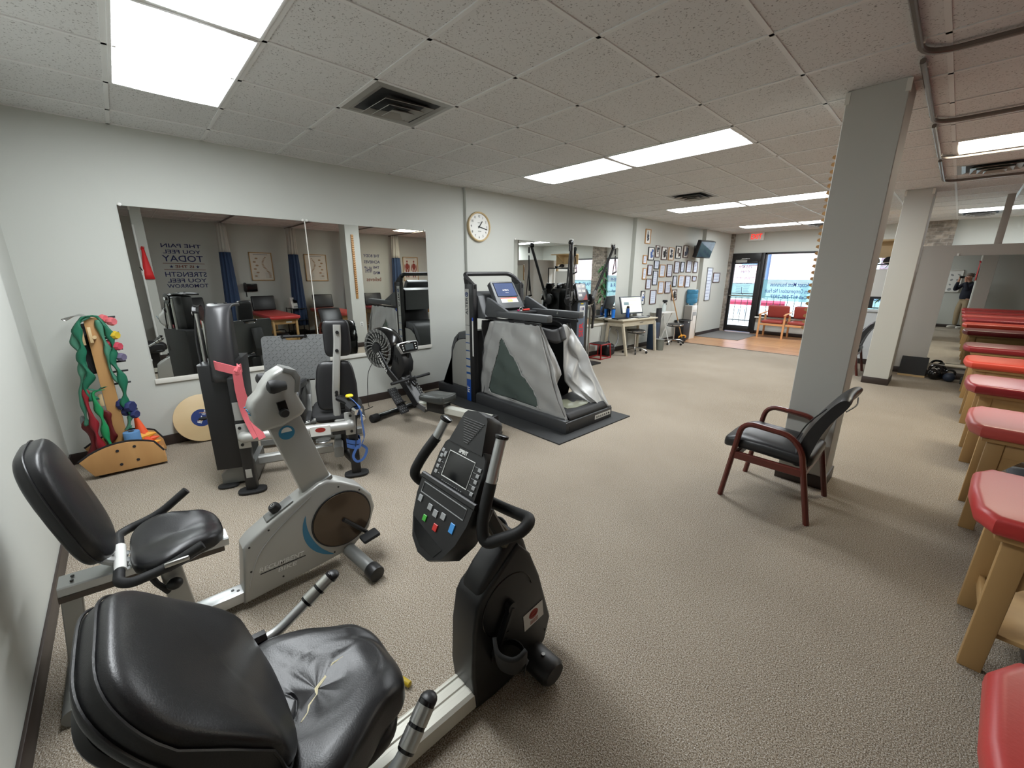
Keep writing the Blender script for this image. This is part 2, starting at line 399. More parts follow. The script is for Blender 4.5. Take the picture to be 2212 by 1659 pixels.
def vent(x, y, label, droop=0.):
    t = thing('ceiling_vent', label, 'vent', (x+.305, y+.305, CEIL), 0, 'ceiling air vents'); c = (x+.305, y+.305)
    def sq(b, h0, h1, z0, z1):
        a = [V((c[0]+sx*h0, c[1]+sy*h0, z0)) for sx, sy in ((-1,-1),(1,-1),(1,1),(-1,1))]; q = [V((c[0]+sx*h1, c[1]+sy*h1, z1)) for sx, sy in ((-1,-1),(1,-1),(1,1),(-1,1))]
        for i in range(4): b.poly([a[i], a[(i+1)%4], q[(i+1)%4], q[i]])
    b = B(); sq(b, .295, .255, CEIL-.004, CEIL-.008); sq(b, .255, .225, CEIL-.008, CEIL-.002); solidify(obj('vent_flange', b, M_vent, t, smooth=0), .003)
    obj('vent_duct', B().bx(c[0]-.225, c[0]+.225, c[1]-.225, c[1]+.225, CEIL-.0025, CEIL-.0005), M_duct, t)
    for k, (h, dz) in enumerate(((.19,.030), (.135,.045), (.085,.058))):
        b = B(); sq(b, h, h-.045, CEIL-dz, CEIL-dz+.028)
        if k == 2: b.bx(c[0]-h+.045, c[0]+h-.045, c[1]-h+.045, c[1]+h-.045, CEIL-dz+.027, CEIL-dz+.029)
        if droop: b.xf(Mx.Translation((c[0],c[1],CEIL-dz)) @ Euler((droop, droop*.4, 0)).to_matrix().to_4x4() @ Mx.Translation((-c[0],-c[1],-CEIL+dz)))
        solidify(obj('vent_cone', b, M_vent, t, smooth=0), .003)
    return t
vent(1.633, 1.384, 'square ceiling air vent with crooked louvre, nearest the camera', .06)
vent(1.633, 6.264, 'ceiling air vent between the two far light pairs')
vent(4.683, 6.874, 'ceiling air vent behind the warm light on the right')
vent(4.683, 11.754, 'ceiling air vent over the partition, by the far wall')
vent(2.243, 11.754, 'small ceiling air vent above the front window')
# curtain tracks, flush under the grid
M_track = mat('curtain_track', (120,112,106), rough=.35, metal=.7)
TY = (1.93, 3.38, 4.83, 6.27, 7.72)
TL = ('nearest the camera', 'second from the camera', 'third from the camera', 'in front of the warm light', 'farthest from the camera, behind the warm light')
for i, y in enumerate(TY):
    y0 = -.3 if i == 0 else TY[i-1]+.06
    b = B(); z = CEIL-.026
    b.bar(fillet([(4.585-.0*i, y0, z), (4.585, y, z), (7.28, y+.02, z)], [0,.17,0], n=8), .026, .028, bev=.006)
    t = thing('curtain_track', 'curved ceiling curtain track '+TL[i], 'curtain track', (4.585, y, CEIL), 0, 'ceiling curtain tracks')
    obj('track_rail', b, M_track, t)
    for q in ((4.585, y-.2), (4.585, y0+.1)): obj('track_clip', B().bx(q[0]-.02, q[0]+.02, q[1]-.012, q[1]+.012, CEIL-.03, CEIL-.006, bev=.003), M_trimw, t)
# ============================================================ TREATMENT TABLES, CHAIRS, RIGHT SIDE
M_vred = mat('red_vinyl', (186,58,56), rough=.38, bump=(120,.03))
M_vdark = mat('dark_red_vinyl', (150,44,50), rough=.3, bump=(120,.03))
M_vor = mat('orange_red_vinyl', (204,70,52), rough=.42, bump=(120,.03))
M_vpink = mat('sheen_pale_red_vinyl', (198,84,78), rough=.36, bump=(120,.03))  # variant reds: the tables' differing sheen is mostly put into the colour
M_cherry = mat('mahogany_stain', (76,28,22), rough=.3, var=(7,(98,40,30),.3), stretch=(1,1,.2), coat=.2)
def make_table():
    t = thing('treatment_table', '', 'treatment table', (5.2,0,0), 0, 'red treatment tables in a row')
    x0, x1 = 5.2, 7.16; w = .31
    poly = [(x0+.02,-w),(x0-.03,-w+.09),(x0-.042,0),(x0-.03,w-.09),(x0+.02,w),(x1,w),(x1,-w)]
    obj('cushion', B().prism(poly, .635, .715, 'z', bev=.03, seg=4), M_vred, t)
    obj('platform', B().bx(x0+.035, x1-.01, -w+.03, w-.03, .612, .637), M_bedwood, t)
    for sx in (5.275, 7.06):
        for sy in (-1, 1):
            b = B(); y = sy*.238
            b.prism([(sx-.022,0),(sx+.048,0),(sx+.062,.62),(sx-.014,.62)] if sx < 6 else [(sx-.03,0),(sx+.04,0),(sx+.03,.62),(sx-.045,.62)], y-.02, y+.02, 'y', bev=.004)
            obj('leg', b, M_bedwood, t)
    for sy in (-1,1): obj('side_rail', B().bx(5.32, 7.03, sy*.238-.012, sy*.238+.012, .52, .612, bev=.003), M_bedwood, t)
    [obj('end_rail', B().bx(x, x+.022, -.218, .218, .52, .612, bev=.003), M_bedwood, t) for x in (5.29, 7.04)]
    b = B(); b.bx(5.3, 7.05, -.23, .23, .17, .19, bev=.003).bx(5.29, 5.31, -.225, .225, .14, .2, bev=.003); obj('shelf', b, M_bedwood, t)
    for sy in (-1,1):
        b = B(); b.prism([(5.325,.41),(5.335,.41),(5.42,.52),(5.325,.52)], sy*.238-.01, sy*.238+.01, 'y'); obj('corner_brace', b, M_bedwood, t)
    obj('backrest', B().box((7.0,0,.905), (.07,.52,.36), rot=(0,rad(12),0), bev=.025, seg=3), M_leather, t)
    obj('name_plate', B().bx(5.287, 5.2895, .02, .14, .55, .578), M_white, t)
    return t
tb = make_table(); KIDS[tb.name] = [o for o in COL.objects if o.parent == tb]
TBL = [(1.12,'red treatment table nearest the camera, only its corner in the frame',M_vred),
 (2.60,'red treatment table with the black bag under it, second from the camera',M_vred),
 (4.05,'red treatment table with painted-in pale sheen and the grey folded blanket under it',M_vpink),
 (5.50,'glossy dark red treatment table, fourth from the camera in the row',M_vdark),
 (6.95,'orange red treatment table, second from the partition in the row',M_vor),
 (8.42,'dark red treatment table nearest the partition mirror',M_vdark)]
for i, (y, lab, m) in enumerate(TBL):
    if i == 0: tb.location = (5.2, y, 0); tb['label'] = lab
    else: dup(tb, (5.2, y, 0), None, lab, swap={'cushion': m})
# bag and folded blanket
M_bag = mat('black_bag_vinyl', (20,20,24), rough=.3)
t = thing('bag', 'shiny black bag on the floor under the second treatment table', 'bag', (5.62,2.55,0))
obj('bag_body', B().pad((5.62,2.55,.15), (.40,.36,.295), (.4,.5)), M_bag, t)
obj('bag_handle', B().tube(spline([(5.55,2.42,.28),(5.5,2.45,.37),(5.5,2.62,.37),(5.55,2.66,.28)], 6), .012), M_bag, t)
obj('zipper', B().bar([(5.45,2.55,.27),(5.62,2.55,.312),(5.8,2.55,.27)], .012, .004), M_steel, t)
M_blank = mat('grey_blanket', (96,100,104), rough=.9, bump=(200,.3))
t = thing('folded_blanket', 'grey folded blanket on the shelf of the third treatment table', 'blanket', (5.68,4.05,.19))
for k in range(3): obj('blanket_fold', B().pad((5.68+.01*k,4.05,.225+.058*k), (.62-.02*k,.40,.062), (.25,.6)), M_blank, t)
obj('blanket_tie', B().bar(fillet([(5.52,3.84,.2),(5.52,3.84,.385),(5.52,4.26,.385),(5.52,4.26,.2)], .03), .03, .004, up=(1,0,0)), mat('dark_tie', (40,42,46)), t)
# --- black arm chair by the near column
def armchair(ox, oy, rz, label, full=True):
    t = thing('armchair', label, 'chair', (ox,oy,0), rz)
    ob = lambda n, b, m: obj(n, b, m, t, world=False)
    for s in (-1,1):
        y = s*.275
        b = B(); b.bar(fillet([(-.275,y,0),(-.195,y,.605),(.10,y,.585),(.175,y,.50),(.275,y,0)], [0,.09,.07,.09,0], n=6), .034, .042, up=(0,1,0), bev=.012)
        ob('arm_frame', b, M_cherry)
        b = B(); b.bar([(-.228,y*.985,.345),(.22,y*.985,.345)], .03, .055, bev=.006); ob('seat_rail', b, M_cherry)
    [ob('cross_rail', B().bar([(x,-.27,.345),(x,.27,.345)], .03, .05, bev=.006), M_cherry) for x in (-.215,.2)]
    def sf(p): p.z += .012*math.cos(PI*p.y/.5) - .35*max(0, -.17-p.x); return p
    seat = ob('seat', B().pad((-.045,0,.425), (.56,.49,.115), (.22,.5), (0,rad(3),0), fn=sf), M_leather)
    prof = [(.10,.36),(.105,.45),(.135,.58),(.185,.70),(.255,.82),(.30,.875),(.335,.885),(.352,.865),(.335,.82),(.27,.71),(.22,.58),(.19,.45),(.175,.37)]
    P2 = [(p.x, p.y) for p in spline([(x,z,0) for x, z in prof], 3, closed=True)]
    R = []
    for k in range(15):
        v = -1+2*k/14; ww = .235; sc = (1-abs(v)**6*.25)
        cx = sum(p[0] for p in P2)/len(P2); cz = sum(p[1] for p in P2)/len(P2)
        R.append([V((p[0]+(.5-.5*sc)*(cx-p[0])*.9+.02*v*v, ww*math.copysign(abs(v)**.8, v), p[1]+(.5-.5*sc)*(cz-p[1])*.5)) for p in P2])
    ob('backrest', B().rings(R), M_leather)
    b = B(); b.tube(spline([(.345,-.22,.80),(.365,0,.80),(.345,.22,.80)], 6), .004).tube(spline([(.12,-.232,.55),(.17,-.236,.68),(.25,-.236,.80)], 6), .004); ob('piping', b, M_black)
    return t
armchair(4.285, 3.34, 0, 'black armchair with mahogany frame in front of the near column')
armchair(3.80, 9.02, 0, 'black chair behind the near column, only its back and a leg showing')
# --- partition mirror and gear on the floor below it
t = thing('wall_mirror', 'mirror on the grey partition showing the photographer', 'mirror', (5.6,9.65,1.1))
b = B().bx(4.825, 6.35, 9.642, 9.65, .22, 1.925); obj('mirror_pane', b, M_mirror, t)
obj('mirror_clip', B().bx(4.85, 4.875, 9.636, 9.65, 1.925, 1.96, bev=.004), M_white, t)
t = thing('slant_board', 'black slant board with light wood edges leaning by the partition', 'slant board', (4.63,9.5,0))
b = B(); b.prism([(9.40,.02),(9.62,.30),(9.63,.285),(9.42,.0)], 4.53, 4.86, 'x'); obj('tread', b, M_rub, t)
b = B(); b.prism([(9.395,.0),(9.62,.30),(9.64,.30),(9.64,0)], 4.60, 4.625, 'x'); obj('side', b, M_birch, t)
obj('front_edge', B().bx(4.53, 4.86, 9.385, 9.40, 0, .03), M_birch, t)
def kettle(x, y, r, m, lab, hr):
    t = thing('kettlebell', lab, 'kettlebell', (x,y,0))
    obj('bell', B().pad((x,y,r), (2*r,2*r,2*r), 1.), m, t)
    b = B(); b.tube(fillet([(x-r*.62,y,r*1.45),(x-r*.8,y,r*2.05),(x-r*.4,y,r*2.55),(x+r*.4,y,r*2.55),(x+r*.8,y,r*2.05),(x+r*.62,y,r*1.45)], .03), r*.2, n=10); obj('kettlebell_handle', b, M_blackg, t); return t
M_kb = mat('kettlebell_blue', (38,48,66), rough=.5)
kettle(4.96, 9.36, .09, M_blackg, 'larger black kettlebell on the floor below the partition mirror', 1)
kettle(5.02, 9.50, .08, M_blackg, 'black kettlebell behind the larger one, against the partition', 1)
kettle(5.13, 9.32, .072, M_kb, 'small dark blue kettlebell beside the black kettlebells', 1)
t = thing('dumbbell', 'grey dumbbell on the floor near the last table legs', 'dumbbell', (5.36,9.25,0)); M_db = mat('dumbbell_grey', (70,74,64), rough=.7)
for dx in (-.075,.075): obj('weight_head', B().cyl((5.36+dx-.035,9.25,.055),(5.36+dx+.035,9.25,.055),.055,n=6,bev=.008), M_db, t)
obj('grip', B().cyl((5.28,9.25,.055),(5.44,9.25,.055),.016), M_steel, t)
solo('foam_roller', B().cyl((5.05,9.6,.215),(6.3,9.6,.215),.028,n=14), mat('white_rod',(200,190,170),rough=.6), 'pale rod lying along the foot of the partition mirror', 'rod', origin=(5.6,9.6,.19)).name = 'rod'
solo('rod_bracket', B().bx(5.02,5.06,9.57,9.65,0,.19), M_black, 'black bracket carrying the pale rod under the partition mirror', 'bracket', origin=(5.04,9.6,0))
# --- counter corner behind the columns: shelf, caps, bar
t = thing('wall_shelf', 'wooden box shelf above the counter behind the far column', 'shelf', (3.9,10.4,2.1))
b = B(); b.bx(3.45,4.3,10.3,10.62,2.235,2.262).bx(3.45,4.3,10.62,10.64,1.95,2.26); obj('shelf_board', b, M_birch, t)
obj('shelf_bracket', B().prism([(10.3,2.235),(10.62,2.235),(10.62,1.98)], 4.02, 4.045, 'x'), M_birch, t)
obj('shelf_post', B().bx(4.27,4.33,10.6,10.66,1.02,2.26), M_birch, t)
M_capw = mat('cap_white',(214,210,200),rough=.8); M_capk = mat('cap_black',(30,30,34),rough=.8)
def cap(x, y, z, m, lab, m2):
    t = thing('cap', lab, 'cap', (x,y,z), 0)
    def cf(p):
        if p.z < 0: p.z *= .25
        return p
    obj('crown', B().pad((x,y,z+.02), (.17,.19,.2), .9, fn=cf), m, t)
    obj('brim', B().pad((x-.02,y-.12,z+.012), (.16,.14,.014), (.8,.8)), m2, t)
t = thing('hat_rack', 'black rail behind the counter carrying the caps', 'rail', (3.9,10.55,1.83))
obj('rail', B().bx(3.5,4.25,10.4,10.62,1.82,1.84), M_black, t); obj('rail_bracket', B().bx(4.18,4.2,10.4,10.63,1.84,1.9), M_black, t)
cap(3.78, 10.5, 1.846, M_capw, 'white cap on the black rail beside the far column', M_capw)
cap(3.99, 10.5, 1.846, M_capk, 'black and white cap on the black rail, nearer the far column', M_capw)
t = thing('monitor', 'white back of a monitor on the counter behind the columns', 'monitor', (3.9,10.5,1.02))
obj('screen_back', B().bx(3.5,4.2,10.42,10.46,1.22,1.74,bev=.01), M_white, t); obj('stand', B().bx(3.8,3.9,10.44,10.5,1.021,1.3), M_black, t)
obj('lower_bezel', B().bx(3.5,4.2,10.41,10.42,1.2,1.24), M_black, t); obj('stand_foot', B().bx(3.7,4.0,10.38,10.56,1.021,1.035,bev=.004), M_black, t)
# ============================================================ BIKES
M_brown = mat('bronze_cover', (86,72,58), rough=.22, metal=.3)
M_cyan = mat('logo_blue', (52,122,158), rough=.4)
M_btng = mat('button_grey', (150,152,152), rough=.5); M_green = mat('button_green', (70,170,60), rough=.4)
M_btnr = mat('button_red', (200,48,44), rough=.4); M_btnb = mat('button_blue', (70,150,220), rough=.4)
M_label = mat('sticker_white', (222,222,218), rough=.5); M_lred = mat('sticker_red', (150,40,30), rough=.5)
M_tear = mat('torn_foam', (226,216,180), rough=.9)
def shell(b, c, d, e, rot=(0,0,0), fn=None): return b.pad(c, d, e, rot, n=40, m=20, fn=fn)
AX = 3.95
t = thing('exercise_bike', 'black recumbent exercise bike with console and cracked seat, nearest the camera', 'exercise bike', (AX,.35,0))
# rail
b = B(); b.prism([(-.06,.03),(.06,.03),(.06,.09),(.048,.1),(.022,.1),(.018,.095),(.006,.095),(.002,.1),(-.022,.1),(-.026,.095),(-.036,.095),(-.04,.1),(-.048,.1),(-.06,.09)], -.40, .72, 'y'); b.xf(Mx.Translation((AX+.0,0,0)))
obj('rail', b, mat('pale_rail', (214,212,200), rough=.4, metal=.2), t)
b = B(); b.cyl((AX-.24,-.34,.04),(AX+.24,-.34,.04),.038,bev=.006); obj('rear_stabilizer', b, M_black, t)
# shroud
P = [(.720,.47),(.700,.36),(.690,.18),(.705,.02),(.80,.012),(1.0,.02),(1.085,.075),(1.115,.18),(1.04,.43),(.985,.56),(.92,.635),(.74,.50)]
obj('shroud', B().prism(P, AX-.072, AX+.066, 'x', bev=.014, seg=3), M_black, t)
P = [(.735,.485),(.745,.525),(.79,.575),(.90,.665),(.935,.665),(.965,.625),(.99,.55),(.90,.5)]
obj('shroud_cap', B().prism(P, AX-.058, AX+.054, 'x', bev=.02, seg=3), M_black, t)
b = B(); c0 = V((AX+.0665,.865,.40)); b.tube([c0+V((0,.125*math.cos(a)*(1 if math.cos(a) > 0 else 1),.125*math.sin(a))) for a in [2*PI*k/40*.72+.2 for k in range(41)]], .0022, n=6); obj('panel_seam', b, M_blackg, t)
# sticker on the shroud
b = B(); u, v = V((0,1,.12)).normalized(), V((0,-.12,1)).normalized(); o = V((AX+.067,1.005,.255))
q = [o+u*x+v*z for x, z in ((-.056,-.04),(.056,-.04),(.056,.04),(-.056,.04))]
b.rings([[p for p in q],[p+V((.001,0,0)) for p in q]]); lb = obj('service_sticker', b, M_label, t, smooth=0)
b = B(); b.rings([[o+V((.001+.0005*j,0,0))+u*(.026*math.cos(a))+v*(.012+.021*math.sin(a)) for a in [2*PI*k/24 for k in range(24)]] for j in (0,1)]); obj('sticker_emblem', b, M_lred, lb, smooth=0)
b = B(); b.tube([o+V((.002,0,0))+u*(.018*math.cos(a))+v*(.012+.009*math.sin(a)) for a in [2*PI*k/24 for k in range(24)]], .0016, n=5, closed=True)
for k in range(3): 
    m = o+V((.0012,0,0))+v*(-.016-.007*k); b.bar([m-u*.022, m+u*.022], .0015, .002, up=(1,0,0), bev=.0002)
obj('sticker_text', b, M_label if False else M_lred, lb)
b = B().cyl((AX+.066,1.085,.125),(AX+.069,1.085,.125),.006,n=10); obj('screw', b, M_steel, t)
# cranks, pedals
for s, (py_, pz) in ((1,(.775,.245)), (-1,(.945,.555))):
    x0 = AX+s*.07
    b = B(); b.bar([(x0+s*.012,.865,.40),(x0+s*.02,py_,pz)], .022, .028, up=(1,0,0), bev=.006); b.cyl((x0-s*.01,.865,.40),(x0+s*.022,.865,.40),.022,n=14); obj('crank', b, M_steel if s < 0 else M_black, t)
    M_ = Mx.Translation((x0+s*.085,py_,pz)) @ Euler((rad(-62),rad(8),rad(30 if s > 0 else 6))).to_matrix().to_4x4()
    def foot(u, v):  # cradle
        x = (u-.5)*.115; y = (v-.5)*.27; return V((x, y, .045*(2*abs(u-.5))**3+.05*max(0, v-.72)**1.2*3-.0))
    b = B().grid(foot, 10, 14).xf(M_); pd = solidify(obj('pedal', b, M_rub, t), .014)
    b = B()
    def strap(u, v): a = PI*u; return V((.062*math.cos(a)*(-1), .02+.075*v, .012+.085*math.sin(a)**.8))
    b.grid(strap, 12, 3).xf(M_); solidify(obj('pedal_strap', b, M_rub, pd), .004)
# front stabilizer
b = B(); b.rings([[V((AX-.07+sx, 1.0+.062*math.cos(a)*k, .06+.05*math.sin(a)*k)) for a in [2*PI*i/16 for i in range(16)]] for sx, k in ((-.02,1),(.15,1.0),(.25,.98),(.265,.8))]); obj('front_stabilizer', b, M_black, t)
b = B(); b.cyl((AX+.13,1.0,.112),(AX+.13,1.0,.114),.008,n=10); obj('stabilizer_bolt', b, M_steel, t)
# mast + console
obj('mast', B().bar([(AX+.03,.92,.60),(AX+.012,.80,.78),(AX,.765,.90)], .06, .045, up=(1,0,0), bev=.008), mat('mast_olive',(86,82,70),rough=.5), t)
obj('mast_cover', B().bar([(AX+.02,.85,.69),(AX+.012,.80,.80)], .045, .075, up=(1,0,0), bev=.01), M_black, t)
# console frame: origin at ledge centre, u = +X, v = up the face, n = toward the rider
cu = V((1,0,0)); cv = V((0,.46,.888)).normalized(); cn = cu.cross(cv)    # cn points to -Y / up
CO = V((AX,.675,.925))
def cp(x, y, d=0): return CO+cu*x+cv*y+cn*d
def plate(poly, d0, d1): return [[cp(x, y, d0) for x, y in poly], [cp(x, y, d1) for x, y in poly]]
low = [(-.148,0),(-.145,-.06),(-.125,-.13),(-.085,-.195),(-.03,-.225),(.03,-.225),(.085,-.195),(.125,-.13),(.145,-.06),(.148,0)]
up = [(-.125,-.005),(-.122,.09),(-.11,.135),(-.09,.155),(.09,.155),(.11,.135),(.122,.09),(.125,-.005)]
spk = [(-.092,.14),(-.062,.25),(-.05,.262),(0,.27),(.05,.262),(.062,.25),(.092,.14)]
def slab(poly, d0, d1, r):
    n = len(poly); cx = sum(p[0] for p in poly)/n; cy = sum(p[1] for p in poly)/n
    ins = lambda k: [(cx+(x-cx)*k, cy+(y-cy)*k) for x, y in poly]
    return B().rings([[cp(x,y,d0) for x,y in ins(.9)], [cp(x,y,d0+r*1.5) for x,y in poly], [cp(x,y,d1-r) for x,y in poly], [cp(x,y,d1) for x,y in ins(.965)]])
cons = obj('console', slab(low, -.075, .022, .012), M_black, t)
obj('console_face', slab(up, -.07, .008, .008), M_black, t)
sp = obj('speaker', slab(spk, -.065, .012, .012), M_black, t)
b = B()
for k in range(11):
    y = .16+.0075*k; w = .012+.0042*k; b.bar([cp(-w,y,.0135),cp(w,y,.0135)], .003, .0035, up=cn, bev=.0008)
obj('speaker_grille', b, mat('grille_grey',(70,70,70),rough=.5), sp)
def outline(x0, x1, y0, y1, d, r, lw=.0016): return B().bar([cp(x,y,d) for x,y in ((x0,y0),(x1,y0),(x1,y1),(x0,y1),(x0,y0))], .003, lw, up=cn, bev=.0003)
obj('display_frame', outline(-.065, .07, .028, .115, .0092, 0), M_label, t)
obj('display', slab([(-.064,.029),(.069,.029),(.069,.114),(-.064,.114)], .004, .0088, .001), M_blackg, t)
obj('ledge', B().bar([cp(-.148,.0,.018),cp(.148,.0,.018)], .02, .016, up=cn, bev=.004), M_black, t)
obj('ledge_frame', outline(-.118, .118, -.052, -.018, .0235, 0), M_btng, t)
b = B().text('SPIRIT', cp(.0,.127,.0092), cu, cv, .017, bold=.0006); obj('brand_lettering', b, M_label, t, smooth=0)
def btn(x, y, w, h, m, d=.0235):
    b = B(); b.bar([cp(x-w/2,y,d),cp(x+w/2,y,d)], h, .004, up=cn, bev=.0012); return obj('button', b, m, t)
for i in range(5): btn(-.098, .105-.019*i, .014, .012, M_btng, .0095); btn(.100, .10-.019*i, .014, .012, M_btng, .0095)
btn(-.082,.095,.012,.016,M_btng,.0095)
btn(-.108,-.072,.02,.022,M_btng); btn(-.045,-.078,.022,.02,M_btng); btn(-.01,-.085,.022,.022,M_btng); btn(.03,-.078,.022,.02,M_btng)
btn(-.052,-.118,.018,.02,M_green); btn(.012,-.122,.02,.022,M_btnr); btn(.085,-.092,.02,.03,M_btnb)
b = B(); b.bar([cp(-.012+.011*k-.04,.016,.0095) for k in (0,.01)], .002,.001,up=cn)
for k in range(10): b.bar([cp(-.055+.0115*k,.014,.0095),cp(-.049+.0115*k,.014,.0095)], .002, .001, up=cn, bev=.0002)
for y in (.105,.086,.067,.048,.029): b.bar([cp(-.088,y,.0095),cp(-.076,y,.0095)],.0015,.001,up=cn,bev=.0002).bar([cp(.076,y,.0095),cp(.09,y,.0095)],.0015,.001,up=cn,bev=.0002)
obj('printed_marks', b, M_btng, t)
b = B(); b.rings([[cp(x*1.0,y,.0225) for x,y in ((-.108,-.135),(.075,-.165),(.05,-.2),(-.03,-.2),(-.08,-.175))],[cp(x,y,.0235) for x,y in ((-.108,-.135),(.075,-.165),(.05,-.2),(-.03,-.2),(-.08,-.175))]]); obj('tray', b, M_blackg, t)
# handlebar: one bent tube each side
for s in (-1,1):
    pts = [(AX+s*.04,.79,.86),(AX+s*.13,.80,.86),(AX+s*.265,.775,.90),(AX+s*.275,.72,.885),(AX+s*.185,.655,.83),(AX+s*.165,.665,.89),(AX+s*.155,.71,1.0)]
    if s < 0: pts = [(AX-.04,.79,.88),(AX-.12,.78,.86),(AX-.20,.70,.855),(AX-.225,.66,.90),(AX-.185,.68,.98),(AX-.155,.725,1.05)]
    obj('handlebar', B().tube(fillet(pts, .05, n=6), .0185, n=12), M_foam, t)
    a = V(pts[-1]); d = V((s*-.002,.03,.085)).normalized() if s > 0 else V((.025,.028,.07)).normalized()
    if s > 0: obj('handlebar_post', B().cyl(a-d*.02, a+d*.135, .0165), M_alu, t); e = a+d*.135
    else: obj('handlebar_post', B().cyl(a-d*.02, a+d*.07, .0165), M_alu, t); e = a+d*.07
    obj('end_cap', B().cyl(e, e+d*.012, .022, n=16, bev=.004), M_blackg, t)
# seat
def sf(p):
    x, y = p.x, p.y; f = (y+.20)/.42
    k = 1-.50*max(0, f-.35)**.9 if f > .35 else 1.
    k -= .08*math.exp(-((f-.74)/.14)**2)-.06*math.exp(-((f-1.0)/.12)**2)
    if y < -.10: k *= 1-.22*((-.10-y)/.12)**2
    p.x = x*k
    if y < -.04: p.y += math.exp(-(x/.06)**2)*.085*min(1, (-.04-y)/.1)
    if p.z > 0:
        p.z += .022*min(1, abs(x)/.2)**1.6*math.exp(-((y+.02)/.16)**2) - .016*math.exp(-(x/.11)**2-((y)/.12)**2) - .03*max(0,(y-.13)/.1)**1.5
        for cx, cy, an, l, w, d in ((-.085,.03,1.1,.07,.010,.008),(-.055,.0,1.0,.04,.008,.006),(.02,-.105,.15,.09,.012,.009),(.06,-.02,.9,.05,.010,.006),(.02,.06,2.4,.05,.012,.004)):
            u = (x-cx)*math.cos(an)+(y-cy)*math.sin(an); v = -(x-cx)*math.sin(an)+(y-cy)*math.cos(an)-.8*((x-cx)**2+(y-cy)**2)*4
            p.z -= d*math.exp(-(u/l)**2-(v/w)**2)-.5*d*math.exp(-(u/l)**2-((v-.02)/w)**2)
    else: p.z -= .02*math.exp(-(x/.2)**2)
    return p
SC = V((AX-.0,.205,.452))
st = obj('seat', B().pad(SC, (.52,.43,.12), (.6,.42), n=96, m=60, fn=sf), M_leather, t, smooth=80)
def on_seat(x, y):
    z = .06; p = V((x,y,z)); q = sf(p.copy()); return SC+q
cr = [(-.075,.09),(-.07,.06),(-.055,.035),(-.04,.03),(-.02,.0),(.0,-.005),(.02,-.03),(.04,-.04),(.055,-.065)]
b = B(); tp = [on_seat(x+.02, y+.0)+V((0,0,-.0015)) for x, y in cr]
b.tube(tp, [.0015,.003,.002,.005,.006,.003,.007,.004,.001], n=6); obj('tear', b, M_tear, st)
obj('seat_shell', shell(B(), SC-V((0,-.01,.065)), (.40,.34,.07), (.6,.6)), M_black, t)
obj('seat_post', B().bx(AX-.045, AX+.045, .10, .30, .09, .40, bev=.01), M_black, t)
# backrest: leans back, bolsters along both sides
def bf(p):
    x, y = p.x, p.y
    p.x = x*(1-.20*max(0, (y-.02)/.25)**1.6-.12*max(0,(-y-.15)/.1)**2)
    if p.z < 0:
        w = math.exp(-((y+.07)/.10)**2); p.z -= (.035*(abs(x)/.2)**2.2)*w+.006*math.cos(PI*x/.4)
    return p
BC = V((AX+.0,-.03,.715)); rec = rad(32)
bk = subsurf(obj('backrest', shell(B(), BC, (.46,.50,.105), (.5,.45), (PI/2+rec,0,0), fn=bf), M_leather, t, smooth=60), 1)
Rm = Mx.Translation(BC) @ Euler((PI/2+rec,0,0)).to_matrix().to_4x4()
b = B()
for zz in (-.012,.018):
    b.tube([Rm @ bf(V((.233*math.copysign(abs(math.cos(a))**.5, math.cos(a)), .252*math.copysign(abs(math.sin(a))**.5, math.sin(a)), zz))) for a in [2*PI*k/48 for k in range(48)]], .0035, n=6, closed=True)
obj('piping', b, M_leather, bk)
obj('back_shell', shell(B(), BC+V((0,-.055,-.02)), (.36,.38,.05), (.4,.6), (PI/2+rec,0,0)), M_black, t)
obj('back_post', B().bar([(AX,-.10,.70),(AX,.03,.42),(AX,.12,.36)], .07, .03, up=(1,0,0)), M_black, t)
# side handles with sensor grips
for s, pts in ((-1, [(AX-.275,.07,.50),(AX-.285,.17,.485),(AX-.288,.25,.53),(AX-.29,.365,.597)]), (1, [(AX+.275,.07,.44),(AX+.30,.22,.43),(AX+.318,.285,.49),(AX+.29,.385,.575)])):
    a, c, d, e = [V(p) for p in pts]
    obj('handle_cover', B().bar([a-V((0,.05,0)), a.lerp(c,.75)], .045, .06, bev=.012), M_blackg, t)
    obj('side_handle', B().tube(fillet([a, c, d, e], .04, n=6), .0165, n=14), M_alu, t)
    f = (e-d).normalized(); g0 = d+f*.025
    gr = obj('grip', B().cyl(g0, e, .0215, n=18, bev=.003), M_blackg, t)
    L = (e-g0).length
    for k in ((.08,.46),(.54,.90)): obj('pulse_sensor', B().cyl(g0+f*L*k[0], g0+f*L*k[1], .0228, n=18), M_steel, gr)
    obj('grip_cap', B().ell(e, (.046,.046,.03)), M_black, gr)
obj('handle_crossbar', B().bar([(AX-.27,.03,.43),(AX+.27,.03,.41)], .05, .03), M_black, t)
solo('chalk_stick', B().cyl((3.640,.537,.016),(3.752,.574,.016),.0125,n=12,bev=.003), mat('yellow_rubber',(186,158,30),rough=.5), 'yellow rubber tube lying on the carpet beside the black bike seat', 'tube', origin=(3.7,.555,0)).name = 'rubber_tube'

